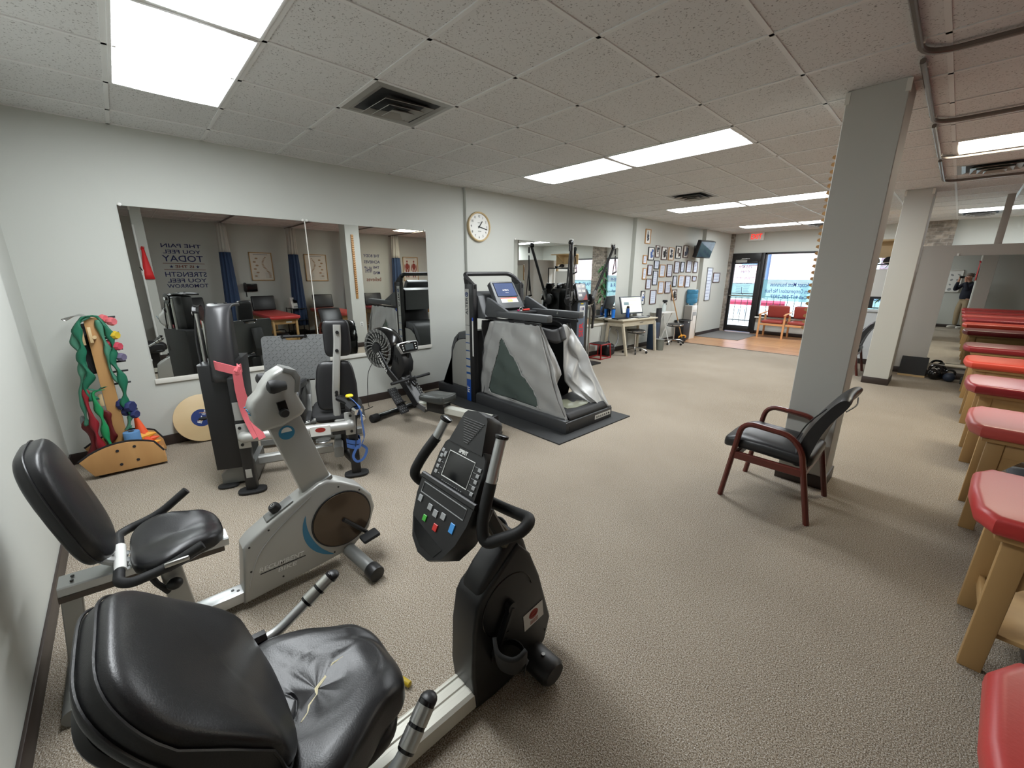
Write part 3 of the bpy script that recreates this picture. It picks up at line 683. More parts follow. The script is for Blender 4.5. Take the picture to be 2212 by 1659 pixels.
# ------------------------------------------------------------ silver recumbent bike
A2 = 2.80
t = thing('exercise_bike', 'silver recumbent exercise bike with blue logo, between the wall and the black bike', 'exercise bike', (A2,.3,0))
P = [(.180,.035),(.215,.33),(.245,.362),(.35,.425),(.50,.50),(.585,.54),(.63,.545),(.70,.515),(.80,.45),(.86,.37),(.872,.29),(.83,.17),(.72,.085),(.55,.065)]
obj('shroud', B().prism(P, A2-.058, A2+.058, 'x', bev=.016, seg=3), M_silver, t)
DC = V((A2+.0, .682, .295))
b = B(); b.cyl(DC+V((.056,0,0)), DC+V((.068,0,0)), .155, n=48, bev=.004); obj('crank_disc', b, M_brown, t)
b = B(); b.tube([DC+V((.060,.158*math.cos(a),.158*math.sin(a))) for a in [2*PI*k/48 for k in range(48)]], .005, n=8, closed=True); obj('disc_rim', b, M_black, t)
b = B(); A = [rad(152)+rad(100)*k/24 for k in range(25)]
o_ = [DC+V((.0588,.205*math.cos(a),.205*math.sin(a))) for a in A]; i_ = [DC+V((.0588,(.205-.034*math.sin(PI*k/24)**.8)*math.cos(a),(.205-.034*math.sin(PI*k/24)**.8)*math.sin(a))) for k, a in enumerate(A)]
b.rings([o_, i_], closed_ring=False, cap=False); solidify(obj('crescent_decal', b, M_cyan, t, smooth=0), .0008)
b = B(); tu, tv = V((0,1,-.02)), V((0,.25,1))
b.text('RECUMBENT', (A2+.0592,.365,.185), tu, tv, .034, fit=.205, bold=.0004).text('BIKE', (A2+.0592,.385,.145), tu, tv, .03, fit=.085)
obj('model_lettering', b, M_label, t, smooth=0)
obj('underline', B().bx(A2+.0585, A2+.0592, .265, .475, .163, .168), M_ink, t)
b = B(); b.tube(spline([(A2+.0575,.205,.10),(A2+.0585,.27,.27),(A2+.0585,.38,.38),(A2+.0575,.54,.49)], 8), .003, n=6); obj('body_crease', b, M_alu, t)
b = B()
for y, z in ((.24,.33),(.33,.385),(.23,.20),(.36,.10),(.62,.11),(.68,.49),(.79,.43)): b.cyl((A2+.057,y,z),(A2+.0595,y,z),.005,n=8)
obj('cover_screw', b, M_black, t)
obj('dial_base', B().prism([(.33,.41),(.46,.475),(.46,.49),(.33,.425)], A2-.03, A2+.04, 'x', bev=.004), M_silverd, t)
kb = obj('tension_knob', B().lathe([(0,0),(.026,0),(.027,.02),(.022,.032),(0,.034)], (A2+.01,.385,.455), (0,-.45,.9), n=16), M_black, t)
obj('knob_mark', B().tube([V((A2+.01,.371,.486))+V((.009*math.cos(a),.008*math.sin(a),.004*math.sin(a))) for a in [2*PI*k/16 for k in range(16)]], .0012, n=5, closed=True), M_label, kb)
b = B(); b.tube([(A2+.075,.682,.295),(A2+.08,.80,.165)], .011, n=10); obj('crank', b, M_black, t)
for s, y, z in ((1,.80,.16),(-1,.56,.43)): obj('pedal', B().box((A2+s*.12,y,z),(.075,.10,.024),rot=(rad(10),0,0),bev=.01), M_rub, t)
# mast and head
P = [(.515,.485),(.66,.535),(.548,.93),(.405,.885)]
mp = obj('mast', B().prism(P, A2-.028, A2+.028, 'x', bev=.008), M_silver, t)
obj('mast_collar', B().prism([(.50,.475),(.665,.54),(.66,.565),(.505,.50)], A2-.04, A2+.04, 'x', bev=.006), M_silverd, t)
b = B(); b.cyl((A2+.028,.478,.85),(A2+.0295,.478,.85),.036,n=28); obj('logo_disc', b, M_cyan, mp)
b = B(); b.rings([[V((A2+.0296+.0006*j,.478+.024*math.cos(a),.853+.024*math.sin(a))) for a in [PI*k/14 for k in range(15)]] for j in (0,1)]); obj('logo_mark', b, M_label, mp, smooth=0)
P = [(.375,.885),(.345,.93),(.335,1.0),(.35,1.04),(.385,1.07),(.40,1.10),(.44,1.15),(.49,1.175),(.545,1.155),(.56,1.12),(.545,1.04),(.575,.955),(.555,.93),(.46,.89)]
hd = obj('console_head', B().prism(P, A2-.055, A2+.055, 'x', bev=.02, seg=3), M_silver, t)
obj('head_band', B().prism([(.50,1.178),(.55,1.158),(.566,1.12),(.552,1.05),(.53,1.05),(.54,1.11),(.525,1.14),(.49,1.16)], A2-.058, A2+.058, 'x', bev=.004), M_silverd, t)
b = B(); b.ell((A2+.03,.352,.995),(.035,.03,.055),rot=(rad(-20),0,0)); obj('keypad', b, mat('keypad_blue',(28,58,84),rough=.3), hd)
b = B()
for k in range(5): b.ell((A2+.036+.006*(k%2),.338-.004*k,.975+.01*k),(.012,.008,.008))
obj('keypad_buttons', b, M_cyan, hd)
b = B(); b.bar([(A2+.06,.465,1.02),(A2+.062,.475,.955)], .04, .012, up=(1,0,0), bev=.002); obj('tilt_slot', b, M_blackg, hd)
b = B(); b.lathe([(0,0),(.021,0),(.022,.02),(.018,.03),(0,.031)], (A2+.062,.47,.965), (1,0,0), n=10); obj('tilt_knob', b, M_black, hd)
for s in (-1,1):
    x = A2+s*.085
    obj('grip', B().rings([[V((x+s*d*.25,.472-d,1.10+d*.1))+V((r*math.cos(a),0,r*math.sin(a))) for a in [2*PI*k/16 for k in range(16)]] for d, r in ((-.02,.02),(.0,.024),(.02,.03),(.04,.033),(.055,.028),(.064,.012))]), M_foam, t)
    obj('grip_stem', B().cyl((A2,.49,1.105),(x,.475,1.10),.014), M_alu, t)
# seat rail, post, lower frame
obj('seat_rail', B().bar([(A2-.005,-.37,.43),(A2-.005,.17,.395)], .1, .04, bev=.005), M_alu, t)
obj('rail_channel', B().bar([(A2-.005,-.375,.395),(A2-.005,.15,.365)], .085, .03, bev=.003), mat('rail_dark',(92,84,78),rough=.4,metal=.5), t)
b = B()
for dx in (-.02,.015): b.cyl((A2+dx,-.33,.45),(A2+dx,-.33,.453),.006,n=8)
obj('rail_bolt', b, M_black, t)
obj('frame_post', B().prism([(-.085,.375),(-.012,.36),(.01,.06),(-.075,.04)], A2-.035, A2+.035, 'x', bev=.006), M_silver, t)
obj('lower_rail', B().bx(A2-.042, A2+.042, -.1, .24, .04, .095, bev=.006), M_alu, t)
b = B()
for dy in (-.0,.02): b.cyl((A2-.01+.02*(dy>0),.15+dy,.0945),(A2-.01+.02*(dy>0),.15+dy,.0975),.007,n=8)
obj('frame_bolt', b, M_black, t)
obj('rear_leg', B().bar([(A2,-.34,.41),(A2,-.38,.05)], .06, .04, up=(1,0,0)), M_silver, t)
obj('rear_stabilizer', B().cyl((A2-.24,-.39,.035),(A2+.24,-.39,.035),.034), M_silverd, t)
obj('front_stabilizer', B().tube([(A2-.27,.735,.05),(A2-.05,.70,.085),(A2+.05,.70,.085),(A2+.26,.738,.052)], .036, n=16), M_silverd, t)
for s in (-1,1): obj('stabilizer_cap', B().cyl((A2+s*.25,.737,.053),(A2+s*.315,.745,.047),.043,n=20,bev=.006), M_black, t)
def sf2(p):
    x, y = p.x, p.y; f = (y+.15)/.32; k = 1-.45*max(0, f-.3)**1.0 if f > .3 else 1.
    k -= .09*math.exp(-((f-.65)/.15)**2); p.x = x*k
    if p.z > 0: p.z += .02*min(1, abs(x)/.18)**1.6*math.exp(-((y)/.12)**2)-.012*math.exp(-(x/.08)**2)-.02*max(0,(y-.1)/.1)
    return p
obj('seat', shell(B(), (A2-.02,.0,.462), (.44,.32,.085), (.6,.55), fn=sf2), M_leather, t, smooth=60)
obj('seat_carriage', B().bx(A2-.07, A2+.07, -.12, .1, .405, .44, bev=.006), M_black, t)
def bf2(p):
    p.x *= 1-.15*max(0, p.y/.25)**2-.25*max(0,-p.y/.25)**3
    if p.z < 0: p.z -= .012*math.cos(PI*p.x/.4)
    return p
b2 = obj('backrest', shell(B(), (A2-.02,-.285,.755), (.40,.50,.095), (.5,.5), (PI/2+rad(13),0,0), fn=bf2), M_leather, t, smooth=60)
b = B(); Rm = Mx.Translation((A2-.02,-.285,.755)) @ Euler((PI/2+rad(13),0,0)).to_matrix().to_4x4()
b.tube([Rm @ bf2(V((.203*math.copysign(abs(math.cos(a))**.5, math.cos(a)), .253*math.copysign(abs(math.sin(a))**.5, math.sin(a)), 0))) for a in [2*PI*k/48 for k in range(48)]], .003, n=6, closed=True); obj('piping', b, M_leather, b2)
b = B()
for dx in (-.03,.03): b.tube(spline([(A2-.02+dx,-.29,.62),(A2-.02+dx,-.24,.50),(A2-.02+dx,-.17,.445)], 6), .018, n=10)
obj('back_strut', b, M_alu, t)
for s in (-1,1):
    x = A2-.02; pts = [(x,-.19,.465),(x+s*.20,-.195,.465),(x+s*.235,-.16,.465),(x+s*.235,-.05,.49 if s < 0 else .475),(x+s*.235,.07,.575 if s < 0 else .52)]
    obj('arm_bar', B().tube(fillet(pts, [0,.06,.05,.08,0], n=6), .0185, n=12), M_foam, t)
obj('arm_label', B().cyl((A2-.10,-.19,.465),(A2+.10,-.19,.465),.0205,n=16), M_label, t)
obj('pulse_sensor', B().box((A2+.235,-.02,.497),(.012,.08,.02),bev=.005), M_steel, t)
obj('adjust_lever', B().tube([(A2+.02,-.13,.40),(A2+.06,-.10,.33),(A2+.06,-.07,.27)], .012, n=8), M_black, t)
obj('adjust_knob', B().ell((A2+.08,-.045,.31),(.05,.06,.05)), M_black, t)
# ============================================================ LEG PRESS
M_plate = mat('diamond_plate', (122,124,124), rough=.4, metal=.4)
M_pink = mat('pink_band', (214,104,112), rough=.6, bump=(200,.1))
M_bband = mat('blue_band', (72,110,180), rough=.6)
M_yel = mat('yellow_plastic', (232,206,40), rough=.4)
M_dgrey = mat('dark_grey_paint', (62,63,64), rough=.45)
rzL = math.atan2(.931,.364)
t = thing('leg_press', 'leg press machine with diamond plate footboard and black weight tower', 'leg press', (1.70,.825,0), rzL)
TM = wm(t)
def L(n, b, m, p=None, **k):
    b.xf(TM); return obj(n, b, m, p or t, **k)
for x, z1, nm in ((-.372,.90,'left_post'), (.372,.64,'right_post')):
    pst = L(nm, B().bx(x-.036, x+.036, -.03, .05, .02, z1, bev=.012), M_black)
    L('foot', B().pad((x,0,.015), (.19,.12,.03), (.7,.6)), M_rub, pst)
    L('bracket', B().bx(x-.05 if x > 0 else x-.03, x+.03 if x > 0 else x+.05, -.042, -.03, .37, .56, bev=.008), M_silver, pst)
    b = B()
    for dz in (.40,.53): b.cyl((x-.005,-.046,dz),(x-.005,-.04,dz),.011,n=10)
    L('bolt', b, M_black, pst)
L('post_sticker', B().bx(-.392,-.352,-.0325,-.0305,.13,.20,bev=.004), M_silver, None)
L('cross_bar', B().tube(fillet([(-.36,-.03,.465),(-.36,-.075,.465),(.36,-.075,.465),(.36,-.03,.465)], .05, n=6), .036, n=14), M_silver)
sk = L('bar_sticker', B().bx(.08,.22,-.1125,-.111,.42,.495), M_label)
L('sticker_emblem', B().rings([[V((.15+.036*math.cos(a),-.1127-.0006*j,.466+.019*math.sin(a))) for a in [2*PI*k/20 for k in range(20)]] for j in (0,1)]), M_lred, sk, smooth=0)
# weight tower
L('base_plate', B().prism([(-.60,.02),(-.60,.10),(-.52,.17),(-.36,.17),(-.36,.02)], .16, .52, 'y', bev=.01), M_silverd)
for x, y in ((-.56,.15),(-.56,.5)): L('tower_foot', B().pad((x,y,.012), (.14,.09,.026), (.8,.6)), M_rub)
L('tower_shroud', B().prism([(-.60,.17),(-.44,.17),(-.40,.17),(-.37,.98),(-.60,.98)], .08, .56, 'y', bev=.02), mat('shroud_fabric_black',(20,20,22),rough=.5))
cv_ = [(.14,1.385),(.17,1.38),(.10,1.22),(.02,1.02),(-.03,.85)]
R = []
for p in spline([(0,y,z) for y, z in ((.44,1.385),(.26,1.392),(.16,1.365),(.09,1.25),(.045,1.08),(.02,.86))], 5):
    R.append([V((-.52+.16*(k/10) , p.y+ (.0 if True else 0)+.05*(abs(k/5-1)**2.5), p.z)) for k in range(11)])
b = B().rings(R, closed_ring=False, cap=False); o = L('tower_guard', b, mat('guard_charcoal',(44,44,46),rough=.38)); solidify(o, .02, -1)
b = B(); b.bx(-.515,-.40,.17,.42,.95,1.36,bev=.02); L('tower_head', b, M_black)
for y in (.22,.34): L('guide_rod', B().cyl((-.575,y,.2),(-.575,y,1.33),.014,n=12), M_steel)
pl = L('pulley', B().lathe([(0,-.02),(.06,-.02),(.052,0),(.06,.02),(0,.02)], (-.58,.28,1.33), (1,0,0), n=20), M_blackg)
L('pulley_hub', B().cyl((-.615,.28,1.33),(-.60,.28,1.33),.018), M_chrome, pl)
L('cable', B().tube(spline([(-.58,.22,1.34),(-.60,.2,1.15),(-.59,.16,.9),(-.6,.14,.72)], 8), .006, n=8), M_black)
for x in (-.47,-.41): L('cap_screw', B().cyl((x,.3,1.388),(x,.3,1.40),.011,n=10), M_black)
L('instruction_label', B().bx(-.40,-.345,-.0325,-.0305,.585,.72), mat('label_grey',(150,150,146),rough=.5))
# seat, pads, upright
def sfz(p):
    if p.z < 0: p.x *= .9; p.y *= .92
    return p
L('seat', B().pad((.27,.33,.475), (.40,.50,.10), (.35,.5), fn=sfz), M_rub)
def bfz(p): p.x *= 1.-.16*max(0,p.y/.2); return p
L('backrest', B().pad((.285,.165,.735), (.31,.40,.085), (.35,.45), (PI/2+rad(-8),0,0), fn=bfz), M_leather)
L('headrest', B().pad((.325,.175,1.115), (.20,.29,.075), (.35,.45), (PI/2+rad(-4),0,0)), M_leather)
up = L('upright', B().bar(spline([(.268,.105,.45),(.275,.10,.66),(.29,.09,.80),(.305,.098,.93),(.325,.118,1.08),(.335,.125,1.225)], 5), .055, .038, up=(0,1,0), bev=.01), M_silver)
for z, x, y in ((1.17,.333,.10),(1.03,.318,.088),(.70,.283,.074),(.675,.282,.074)): L('pad_bolt', B().cyl((x,y,z),(x,y-.012,z),.013,n=12), M_black, up)
L('seat_slide', B().bx(.22,.34,.02,.60,.36,.42,bev=.008), M_black)
L('upright_foot', B().bx(.25,.33,.06,.14,.41,.47,bev=.006), M_silver)
# handles beside the seat
h = L('side_handle', B().cyl((.10,.06,.49),(.10,.02,.49),.02), M_chrome)
for x in (.06,.455):
    g = L('hand_grip', B().cyl((x,.22,.505),(x,.02,.485),.023,n=16), M_foam); L('grip_end', B().cyl((x,.03,.486),(x,.0,.482),.024,n=16,bev=.004), M_chrome, g)
# lever at the right post
lv = L('adjust_lever', B().bar([(.295,.06,.655),(.36,-.02,.64),(.405,-.10,.60)], .06, .045, bev=.014), M_black)
L('lever_sleeve', B().bar([(.372,-.05,.625),(.404,-.10,.60)], .085, .06, bev=.02), M_rub, lv)
L('lever_end', B().bar([(.404,-.10,.60),(.43,-.14,.585)], .066, .05, bev=.012), M_chrome, lv)
pn = L('pull_pin', B().lathe([(.006,-.05),(.006,0),(.028,.0),(.03,.008),(.024,.016),(0,.018)], (.375,-.02,.68), n=18), M_yel)
L('cover_lip', B().bx(.29,.34,.03,.10,.655,.675,bev=.004), M_blackg)
# footboard with raised treads
FB = Mx.Translation((-.05,.82,.865)) @ Euler((rad(80),0,0)).to_matrix().to_4x4()   # x right, y up the plate, z towards the rider (-v)
w, hh = .265, .205
pts = fillet([(-w,-hh,0),(w+.02,-hh,0),(w+.01,hh,0),(.085,hh,0),(.065,hh-.045,0),(-.065,hh-.045,0),(-.085,hh,0),(-w,hh,0)], [.03,.03,.04,.015,.02,.02,.015,.04], n=4, closed=True)
b = B().rings([[V((p.x,p.y,-.006)) for p in pts],[V((p.x,p.y,.006)) for p in pts]]).xf(FB)
fb = L('footboard', b, M_plate)
b = B()
for i in range(18):
    for j in range(14):
        x = -w+.02+.0305*i; y = -hh+.016+.0295*j
        if abs(x) < .09 and y > hh-.06 or x > w: continue
        s = 1 if (i+j) % 2 else -1; b.bar([(x-.0085,y-.0085*s,.0065),(x,y,.009),(x+.0085,y+.0085*s,.0065)], .0042, .003, bev=.0008)
b.xf(FB); L('tread', b, M_plate, fb)
b = B().cyl((-.085,hh-.012,.012),(.085,hh-.012,.012),.013,n=14).xf(FB); L('board_handle', b, M_foam, fb)
for x in (-.095,.095): L('handle_bolt', B().cyl((x,hh-.012,.0),(x,hh-.012,.02),.013,n=12).xf(FB), M_blackg, fb)
L('board_arm', B().bar([(.01,.84,.74),(.01,.83,.50),(.01,.60,.30)], .06, .05, up=(1,0,0), bev=.006), M_silverd)
L('board_gusset', B().prism([(.835,.70),(.87,.97),(.92,.72),(.9,.62)], -.06, .08, 'x', bev=.008), M_dgrey)
L('carriage', B().bx(-.12,.0,.35,.9,.36,.62,bev=.02), M_black)
L('carriage_link', B().bar([(-.04,.25,.58),(-.02,.40,.70),(0,.7,.66)], .05, .06, bev=.01), M_black)
L('low_frame', B().bar([(-.36,.30,.13),(.20,.30,.15)], .06, .075, bev=.012), M_silver)
L('main_beam', B().bar([(.25,.10,.18),(.25,1.3,.18)], .07, .09, bev=.01), M_silverd)
L('rear_beam', B().bar([(-.45,.9,.06),(.45,.9,.06)], .07, .07, bev=.01), M_silverd)
L('cable_wheel', B().lathe([(0,-.008),(.058,-.008),(.05,0),(.058,.008),(0,.008)], (.14,.16,.28), (0,.1,1), n=24), M_alu)
L('right_frame', B().tube(fillet([(.372,.03,.40),(.30,.28,.38),(.30,.28,.09),(.372,.03,.10)], [0,.05,.06,0], n=5), .03, n=12), M_black)
# bands tied on the machine (lifted off on their own)
def ribbon(b, pts, w, th=.004, tw=None, up=(0,1,0)): return b.bar(pts, w, th, up=up, bev=.0008)
t2 = thing('resistance_band', 'pink exercise band knotted round the black weight tower', 'exercise band', TM @ V((-.40,.0,.95)))
b = B(); b.tube(fillet([V((-.52,.16,.985)),V((-.47,.02,.985)),V((-.33,-.05,.95)),V((-.325,.06,.95))], .03, n=5), 1., sec=[(-.003,-.030),(.003,-.030),(.003,.030),(-.003,.030)], up=(0,0,1)).xf(TM); obj('band_wrap', b, M_pink, t2)
b = B(); b.pad((-.325,-.06,.945), (.05,.04,.055), .8).xf(TM); obj('knot', b, M_pink, t2)
for dx, z1, dd in ((0,.47,0),(.03,.46,-.012)):
    b = B(); b.tube(spline([(-.33+dx*.3,-.075,.94),(-.335+dx*.5,-.065,.80),(-.325+dx,-.06,.65),(-.29+dx*1.2,-.09+dd,.53),(-.265+dx*1.2,-.118+dd,z1)], 6), 1., sec=[(-.023,-.002),(.023,-.002),(.023,.002),(-.023,.002)], up=(0,1,.05)).xf(TM); obj('band_tail', b, M_pink, t2)
b = B(); b.tube([(-.325,-.065,.955),(-.312,-.07,.985),(-.32,-.065,1.005)], [.022,.012,.002], n=8).xf(TM); obj('band_end', b, M_pink, t2)
t2 = thing('resistance_band', 'blue exercise strap looped round the right post of the leg press', 'exercise band', TM @ V((.372,0,.28)))
for z in (.265,.305): obj('band_loop', B().tube([V((.372+.052*math.cos(a),.01+.058*math.sin(a),z+.008*math.sin(a*2))) for a in [2*PI*k/24 for k in range(24)]], 1., closed=True, sec=[(-.002,-.016),(.002,-.016),(.002,.016),(-.002,.016)], up=(0,0,1)).xf(TM), M_bband, t2)
obj('band_tail', B().tube(spline([(.375,-.03,.672),(.42,-.10,.645),(.445,-.13,.60),(.45,-.125,.48),(.455,-.10,.36),(.43,-.06,.29)], 6), 1., sec=[(-.016,-.0015),(.016,-.0015),(.016,.0015),(-.016,.0015)], up=(1,-.4,.2)).xf(TM), M_bband, t2)
obj('band_loop_end', B().tube(spline([(.40,-.06,.28),(.36,-.07,.20),(.385,-.075,.15),(.435,-.075,.17),(.465,-.07,.24),(.43,-.065,.285)], 6), 1., sec=[(-.010,-.0015),(.010,-.0015),(.010,.0015),(-.010,.0015)], up=(0,1,0)).xf(TM), M_bband, t2)
solo('cable_tie', B().tube(spline([V((.415,-.06,.52)),V((.40,-.06,.40)),V((.385,-.06,.27)),V((.375,-.05,.18))], 6), .003, n=6).xf(TM), M_black, 'thin dark cord hanging beside the blue strap on the leg press', 'cord', origin=TM @ V((.4,-.06,.3))).name = 'cord'

# ============================================================ ROWER
rzR = rad(14.5)
t = thing('rowing_machine', 'black rowing machine with fan flywheel and pale rail', 'rowing machine', (.66,2.15,0), rzR); TM = wm(t)
M_mesh = mat('fan_cage', (140,140,136), rough=.5, metal=.3)
b = B(); b.cyl((.0,-.30,.045),(.0,.34,.045),.032,n=16); L('front_stabilizer', b, M_blackg)
for y0, y1 in ((-.36,-.27),(.29,.37)): L('stabilizer_cap', B().cyl((0,y0,.045),(0,y1,.045),.045,n=18,bev=.006), M_rub)
FC = V((-.13,0,.79))
b = B(); b.cyl(FC+V((0,-.095,0)), FC+V((0,.095,0)), .235, n=40, bev=.05); fan = L('fan_housing', b, M_blackg)
for s in (-1,1):
    b = B()
    for k in range(22):
        for r0, r1 in ((.075,.118),(.128,.172),(.18,.222)):
            a = 2*PI*k/22+r0*3; b.bar([FC+V((r0*math.cos(a),s*.0965,r0*math.sin(a))), FC+V((r1*math.cos(a+.12),s*.0965,r1*math.sin(a+.12)))], .012, .006, up=(0,1,0), bev=.001)
    L('fan_cage', b, M_mesh, fan)
    b = B(); b.cyl(FC+V((0,s*.09,0)), FC+V((0,s*.094,0)), .222, n=40); L('cage_back', b, mat('cage_back_grey',(84,84,82),rough=.6) if s < 0 else M_dgrey, fan)
    L('fan_hub', B().cyl(FC+V((0,s*.08,0)), FC+V((0,s*.125,0)), .062, n=24, bev=.012), M_black, fan)
    arm = L('fan_arm', B().bar([FC+V((-.0,s*.112,0)), (.03,s*.10,.55),(.13,s*.075,.43)], .022, .075, up=(0,0,1), bev=.008), M_black)
    if s < 0:
        d = (V((.06,0,.505))-V((-.10,0,.745))).normalized()
        L('maker_lettering', B().text('STAMINA', V((-.03,-.1285,.645)), d, V((-d.z*0+.83,0,.55)).normalized(), .05, fit=.25, bold=.001), M_label, arm, smooth=0)
P = [(-.02,.48),(.05,.60),(.12,.84),(.22,.78),(.27,.66),(.255,.56),(.20,.49),(.10,.42)]
L('shroud', B().prism(P, -.075, .075, 'y', bev=.02), M_black)
b = B()
for k in range(5): b.bar([(.045+.03*k,-.0765,.80-.02*k),(.055+.03*k,-.0765,.72-.02*k)], .004, .012, up=(0,1,0), bev=.001)
L('vent_slots', b, M_blackg)
L('beam', B().bar([(.06,0,.60),(.40,0,.20),(.52,0,.16)], .10, .075, up=(0,0,1), bev=.008), mat('beam_grey',(96,96,96),rough=.45,metal=.3))
for s in (-1,1): L('beam_side', B().bar([(.06,s*.056,.60),(.40,s*.056,.20)], .016, .085, bev=.004), M_black)
L('shroud_lip', B().bar([(.17,-.055,.50),(.19,.0,.485),(.19,.055,.485)], .03, .03), M_alu)
mp = V((.27,0,.83)); mr = Mx.Translation(mp) @ Euler((0,rad(-18),0)).to_matrix().to_4x4()
mo = L('monitor', B().prism([(-.135,.058),(-.15,.03),(-.115,-.06),(.115,-.06),(.15,.03),(.135,.058),(0,.068)], -.02, .015, 'x', bev=.008).xf(mr), M_alu)
L('monitor_face', B().prism([(-.125,.05),(-.138,.028),(-.107,-.052),(.107,-.052),(.138,.028),(.125,.05),(0,.058)], .012, .018, 'x').xf(mr), M_blackg, mo)
L('monitor_screen', B().prism([(-.06,-.03),(.06,-.03),(.06,.035),(-.06,.035)], .017, .019, 'x').xf(mr), mat('lcd_grey',(70,76,78),rough=.2), mo)
for k in range(6): L('button', B().bx(.017,.020,(-.1 if k < 3 else .085),(-.085 if k < 3 else .1),-.03+.025*(k%3),-.018+.025*(k%3)).xf(mr), M_label, mo)
L('monitor_mark', B().text('STAMINA', (.0195,0,.047), (0,1,0), (0,0,1), .014).xf(mr).xf(Mx()), M_label, mo, smooth=0)
L('monitor_post', B().bar([(.20,.02,.60),(.255,.0,.80)], .04, .03, up=(0,1,0)), M_black)
L('pull_strap', B().bar([(.23,.03,.66),(.26,.02,.49)], .022, .004, up=(1,0,0)), M_black)
L('handle', B().cyl((.285,-.29,.475),(.285,.29,.475),.0165,n=14,bev=.003), M_foam)
b = B(); b.box((.285,0,.475),(.06,.07,.055),bev=.012).cyl((.27,-.06,.49),(.30,-.06,.44),.016).cyl((.27,.06,.49),(.30,.06,.44),.016); L('handle_cradle', b, M_black)
L('cradle_pin', B().cyl((.30,.0,.44),(.35,0,.405),.022,n=14), M_blackg)
for s in (-1,1):
    M_ = Mx.Translation((.235,s*.165,.25)) @ Euler((0,rad(52),0)).to_matrix().to_4x4()
    b = B(); b.box((0,0,0),(.32,.115,.018),bev=.006).xf(M_); fp = L('footplate', b, M_rub)
    b = B()
    for i in range(10):
        for j in range(4): b.box((-.14+.031*i,-.04+.027*j+(.01 if i%2 else 0),.0105),(.02,.014,.006),bev=.002)
    b.xf(M_); L('footplate_tread', b, M_dgrey if s < 0 else M_mesh, fp)
    b = B(); b.bar([(.045,-.06,.012),(.045,0,.05),(.045,.06,.012)], .05, .006, up=(1,0,0)).xf(M_); L('foot_strap', b, M_black, fp)
L('rail', B().bar([(.42,0,.20),(1.42,0,.205)], .09, .075, bev=.008), mat('rail_cream',(206,206,196),rough=.4,metal=.2))
L('rear_leg', B().bar([(1.38,0,.19),(1.40,0,.03)], .05, .05, up=(1,0,0)), M_black)
L('rear_stabilizer', B().cyl((1.40,-.13,.03),(1.40,.13,.03),.03), M_black)
L('rail_end', B().bx(1.39,1.44,-.05,.05,.165,.25,bev=.01), M_black)
def rsf(p):
    if p.z > 0: p.z += .022*(p.y/.13)**2*min(1,max(0,.5+p.x/.3))+.02*max(0,(p.x-.10)/.1)
    return p
st = L('seat', B().pad((.67,0,.315), (.36,.265,.075), (.3,.5), fn=rsf), mat('moulded_seat',(58,60,58),rough=.28), smooth=60)
L('seat_carriage', B().bx(.56,.80,-.065,.065,.16,.285,bev=.01), M_black)
solo('power_cord', B().tube(spline([(.30,2.08,.60),(.20,2.04,.40),(.17,2.03,.02),(.22,2.05,.006),(.35,1.75,.006),(.45,1.62,.006),(.30,1.55,.006),(.25,1.35,.006)], 8), .004, n=6), M_black, 'thin black cord running down from the rowing machine to the carpet', 'cord', origin=(.3,1.8,0)).name = 'cord'

# ============================================================ AIR TREADMILL
M_ag = mat('treadmill_charcoal', (74,76,78), rough=.42); M_agd = mat('treadmill_dark', (54,55,57), rough=.45)
M_agk = mat('treadmill_black', (24,24,26), rough=.45)
M_fab = mat('silver_fabric', (166,166,164), rough=.34, metal=.12, bump=(9,.25)); M_fabk = mat('black_fabric', (20,20,22), rough=.6, bump=(12,.3))
M_clear = mat('clear_vinyl', (120,134,128), rough=.12, trans=.55, alpha=1.)
bsdf(M_clear).inputs['IOR'].default_value = 1.15
solo('floor_mat', B().prism([(.12,2.87),(2.58,2.87),(2.60,4.12),(.14,4.12)], 0, .012, 'z'), mat('black_mat',(50,51,52),rough=.7,bump=(300,.2)), 'large dark grey mat under the air treadmill', 'mat', origin=(1.35,3.5,0))
t = thing('air_treadmill', 'air pressure treadmill with silver fabric enclosure and black roll bar', 'treadmill', (1.3,3.5,.012))
def G(n, b, m, p=None, **k): return obj(n, b, m, p or t, **k)
dk = G('base', B().bx(.12, 2.47, 3.10, 3.93, .012, .135, bev=.008), M_agd)
b = B(); b.bx(1.0, 2.46, 3.10, 3.16, .13, .15, bev=.004).bx(1.0, 2.46, 3.87, 3.93, .13, .15, bev=.004); G('deck_edge', b, M_ag, dk)
for y in (3.16,3.87): G('base_screw', B().cyl((2.47,y,.05),(2.474,y,.05),.008,n=8).cyl((2.47,y,.075),(2.474,y,.075),.008,n=8), M_black, dk)
ss = G('serial_sticker', B().bx(2.4705,2.472,3.60,3.90,.055,.105), M_label, dk, smooth=0)
b = B()
for k in range(7): b.bx(2.472,2.4725,3.63+.037*k,3.645+.037*k,.068,.09)
G('sticker_print', b, M_ink, ss, smooth=0)
# rear motor shroud with arched top
A = [(.82,.10),(.16,.10),(.16,.13),(.38,.135),(.375,.45),(.40,.66),(.47,.80),(.58,.885),(.70,.91),(.82,.91)]
G('motor_shroud', B().prism(A, 3.14, 3.90, 'y', bev=.03), M_ag)
I_ = [(.83,.17),(.435,.17),(.435,.45),(.46,.62),(.53,.74),(.62,.795),(.72,.815),(.83,.815)]
G('shroud_panel', B().prism(I_, 3.128, 3.142, 'y', bev=.006), mat('panel_grey',(150,150,144),rough=.5))
G('shroud_trim', B().bar([V((p[0],3.132,p[1])) for p in I_[1:]], .012, .012, up=(0,1,0), bev=.003), M_agk)
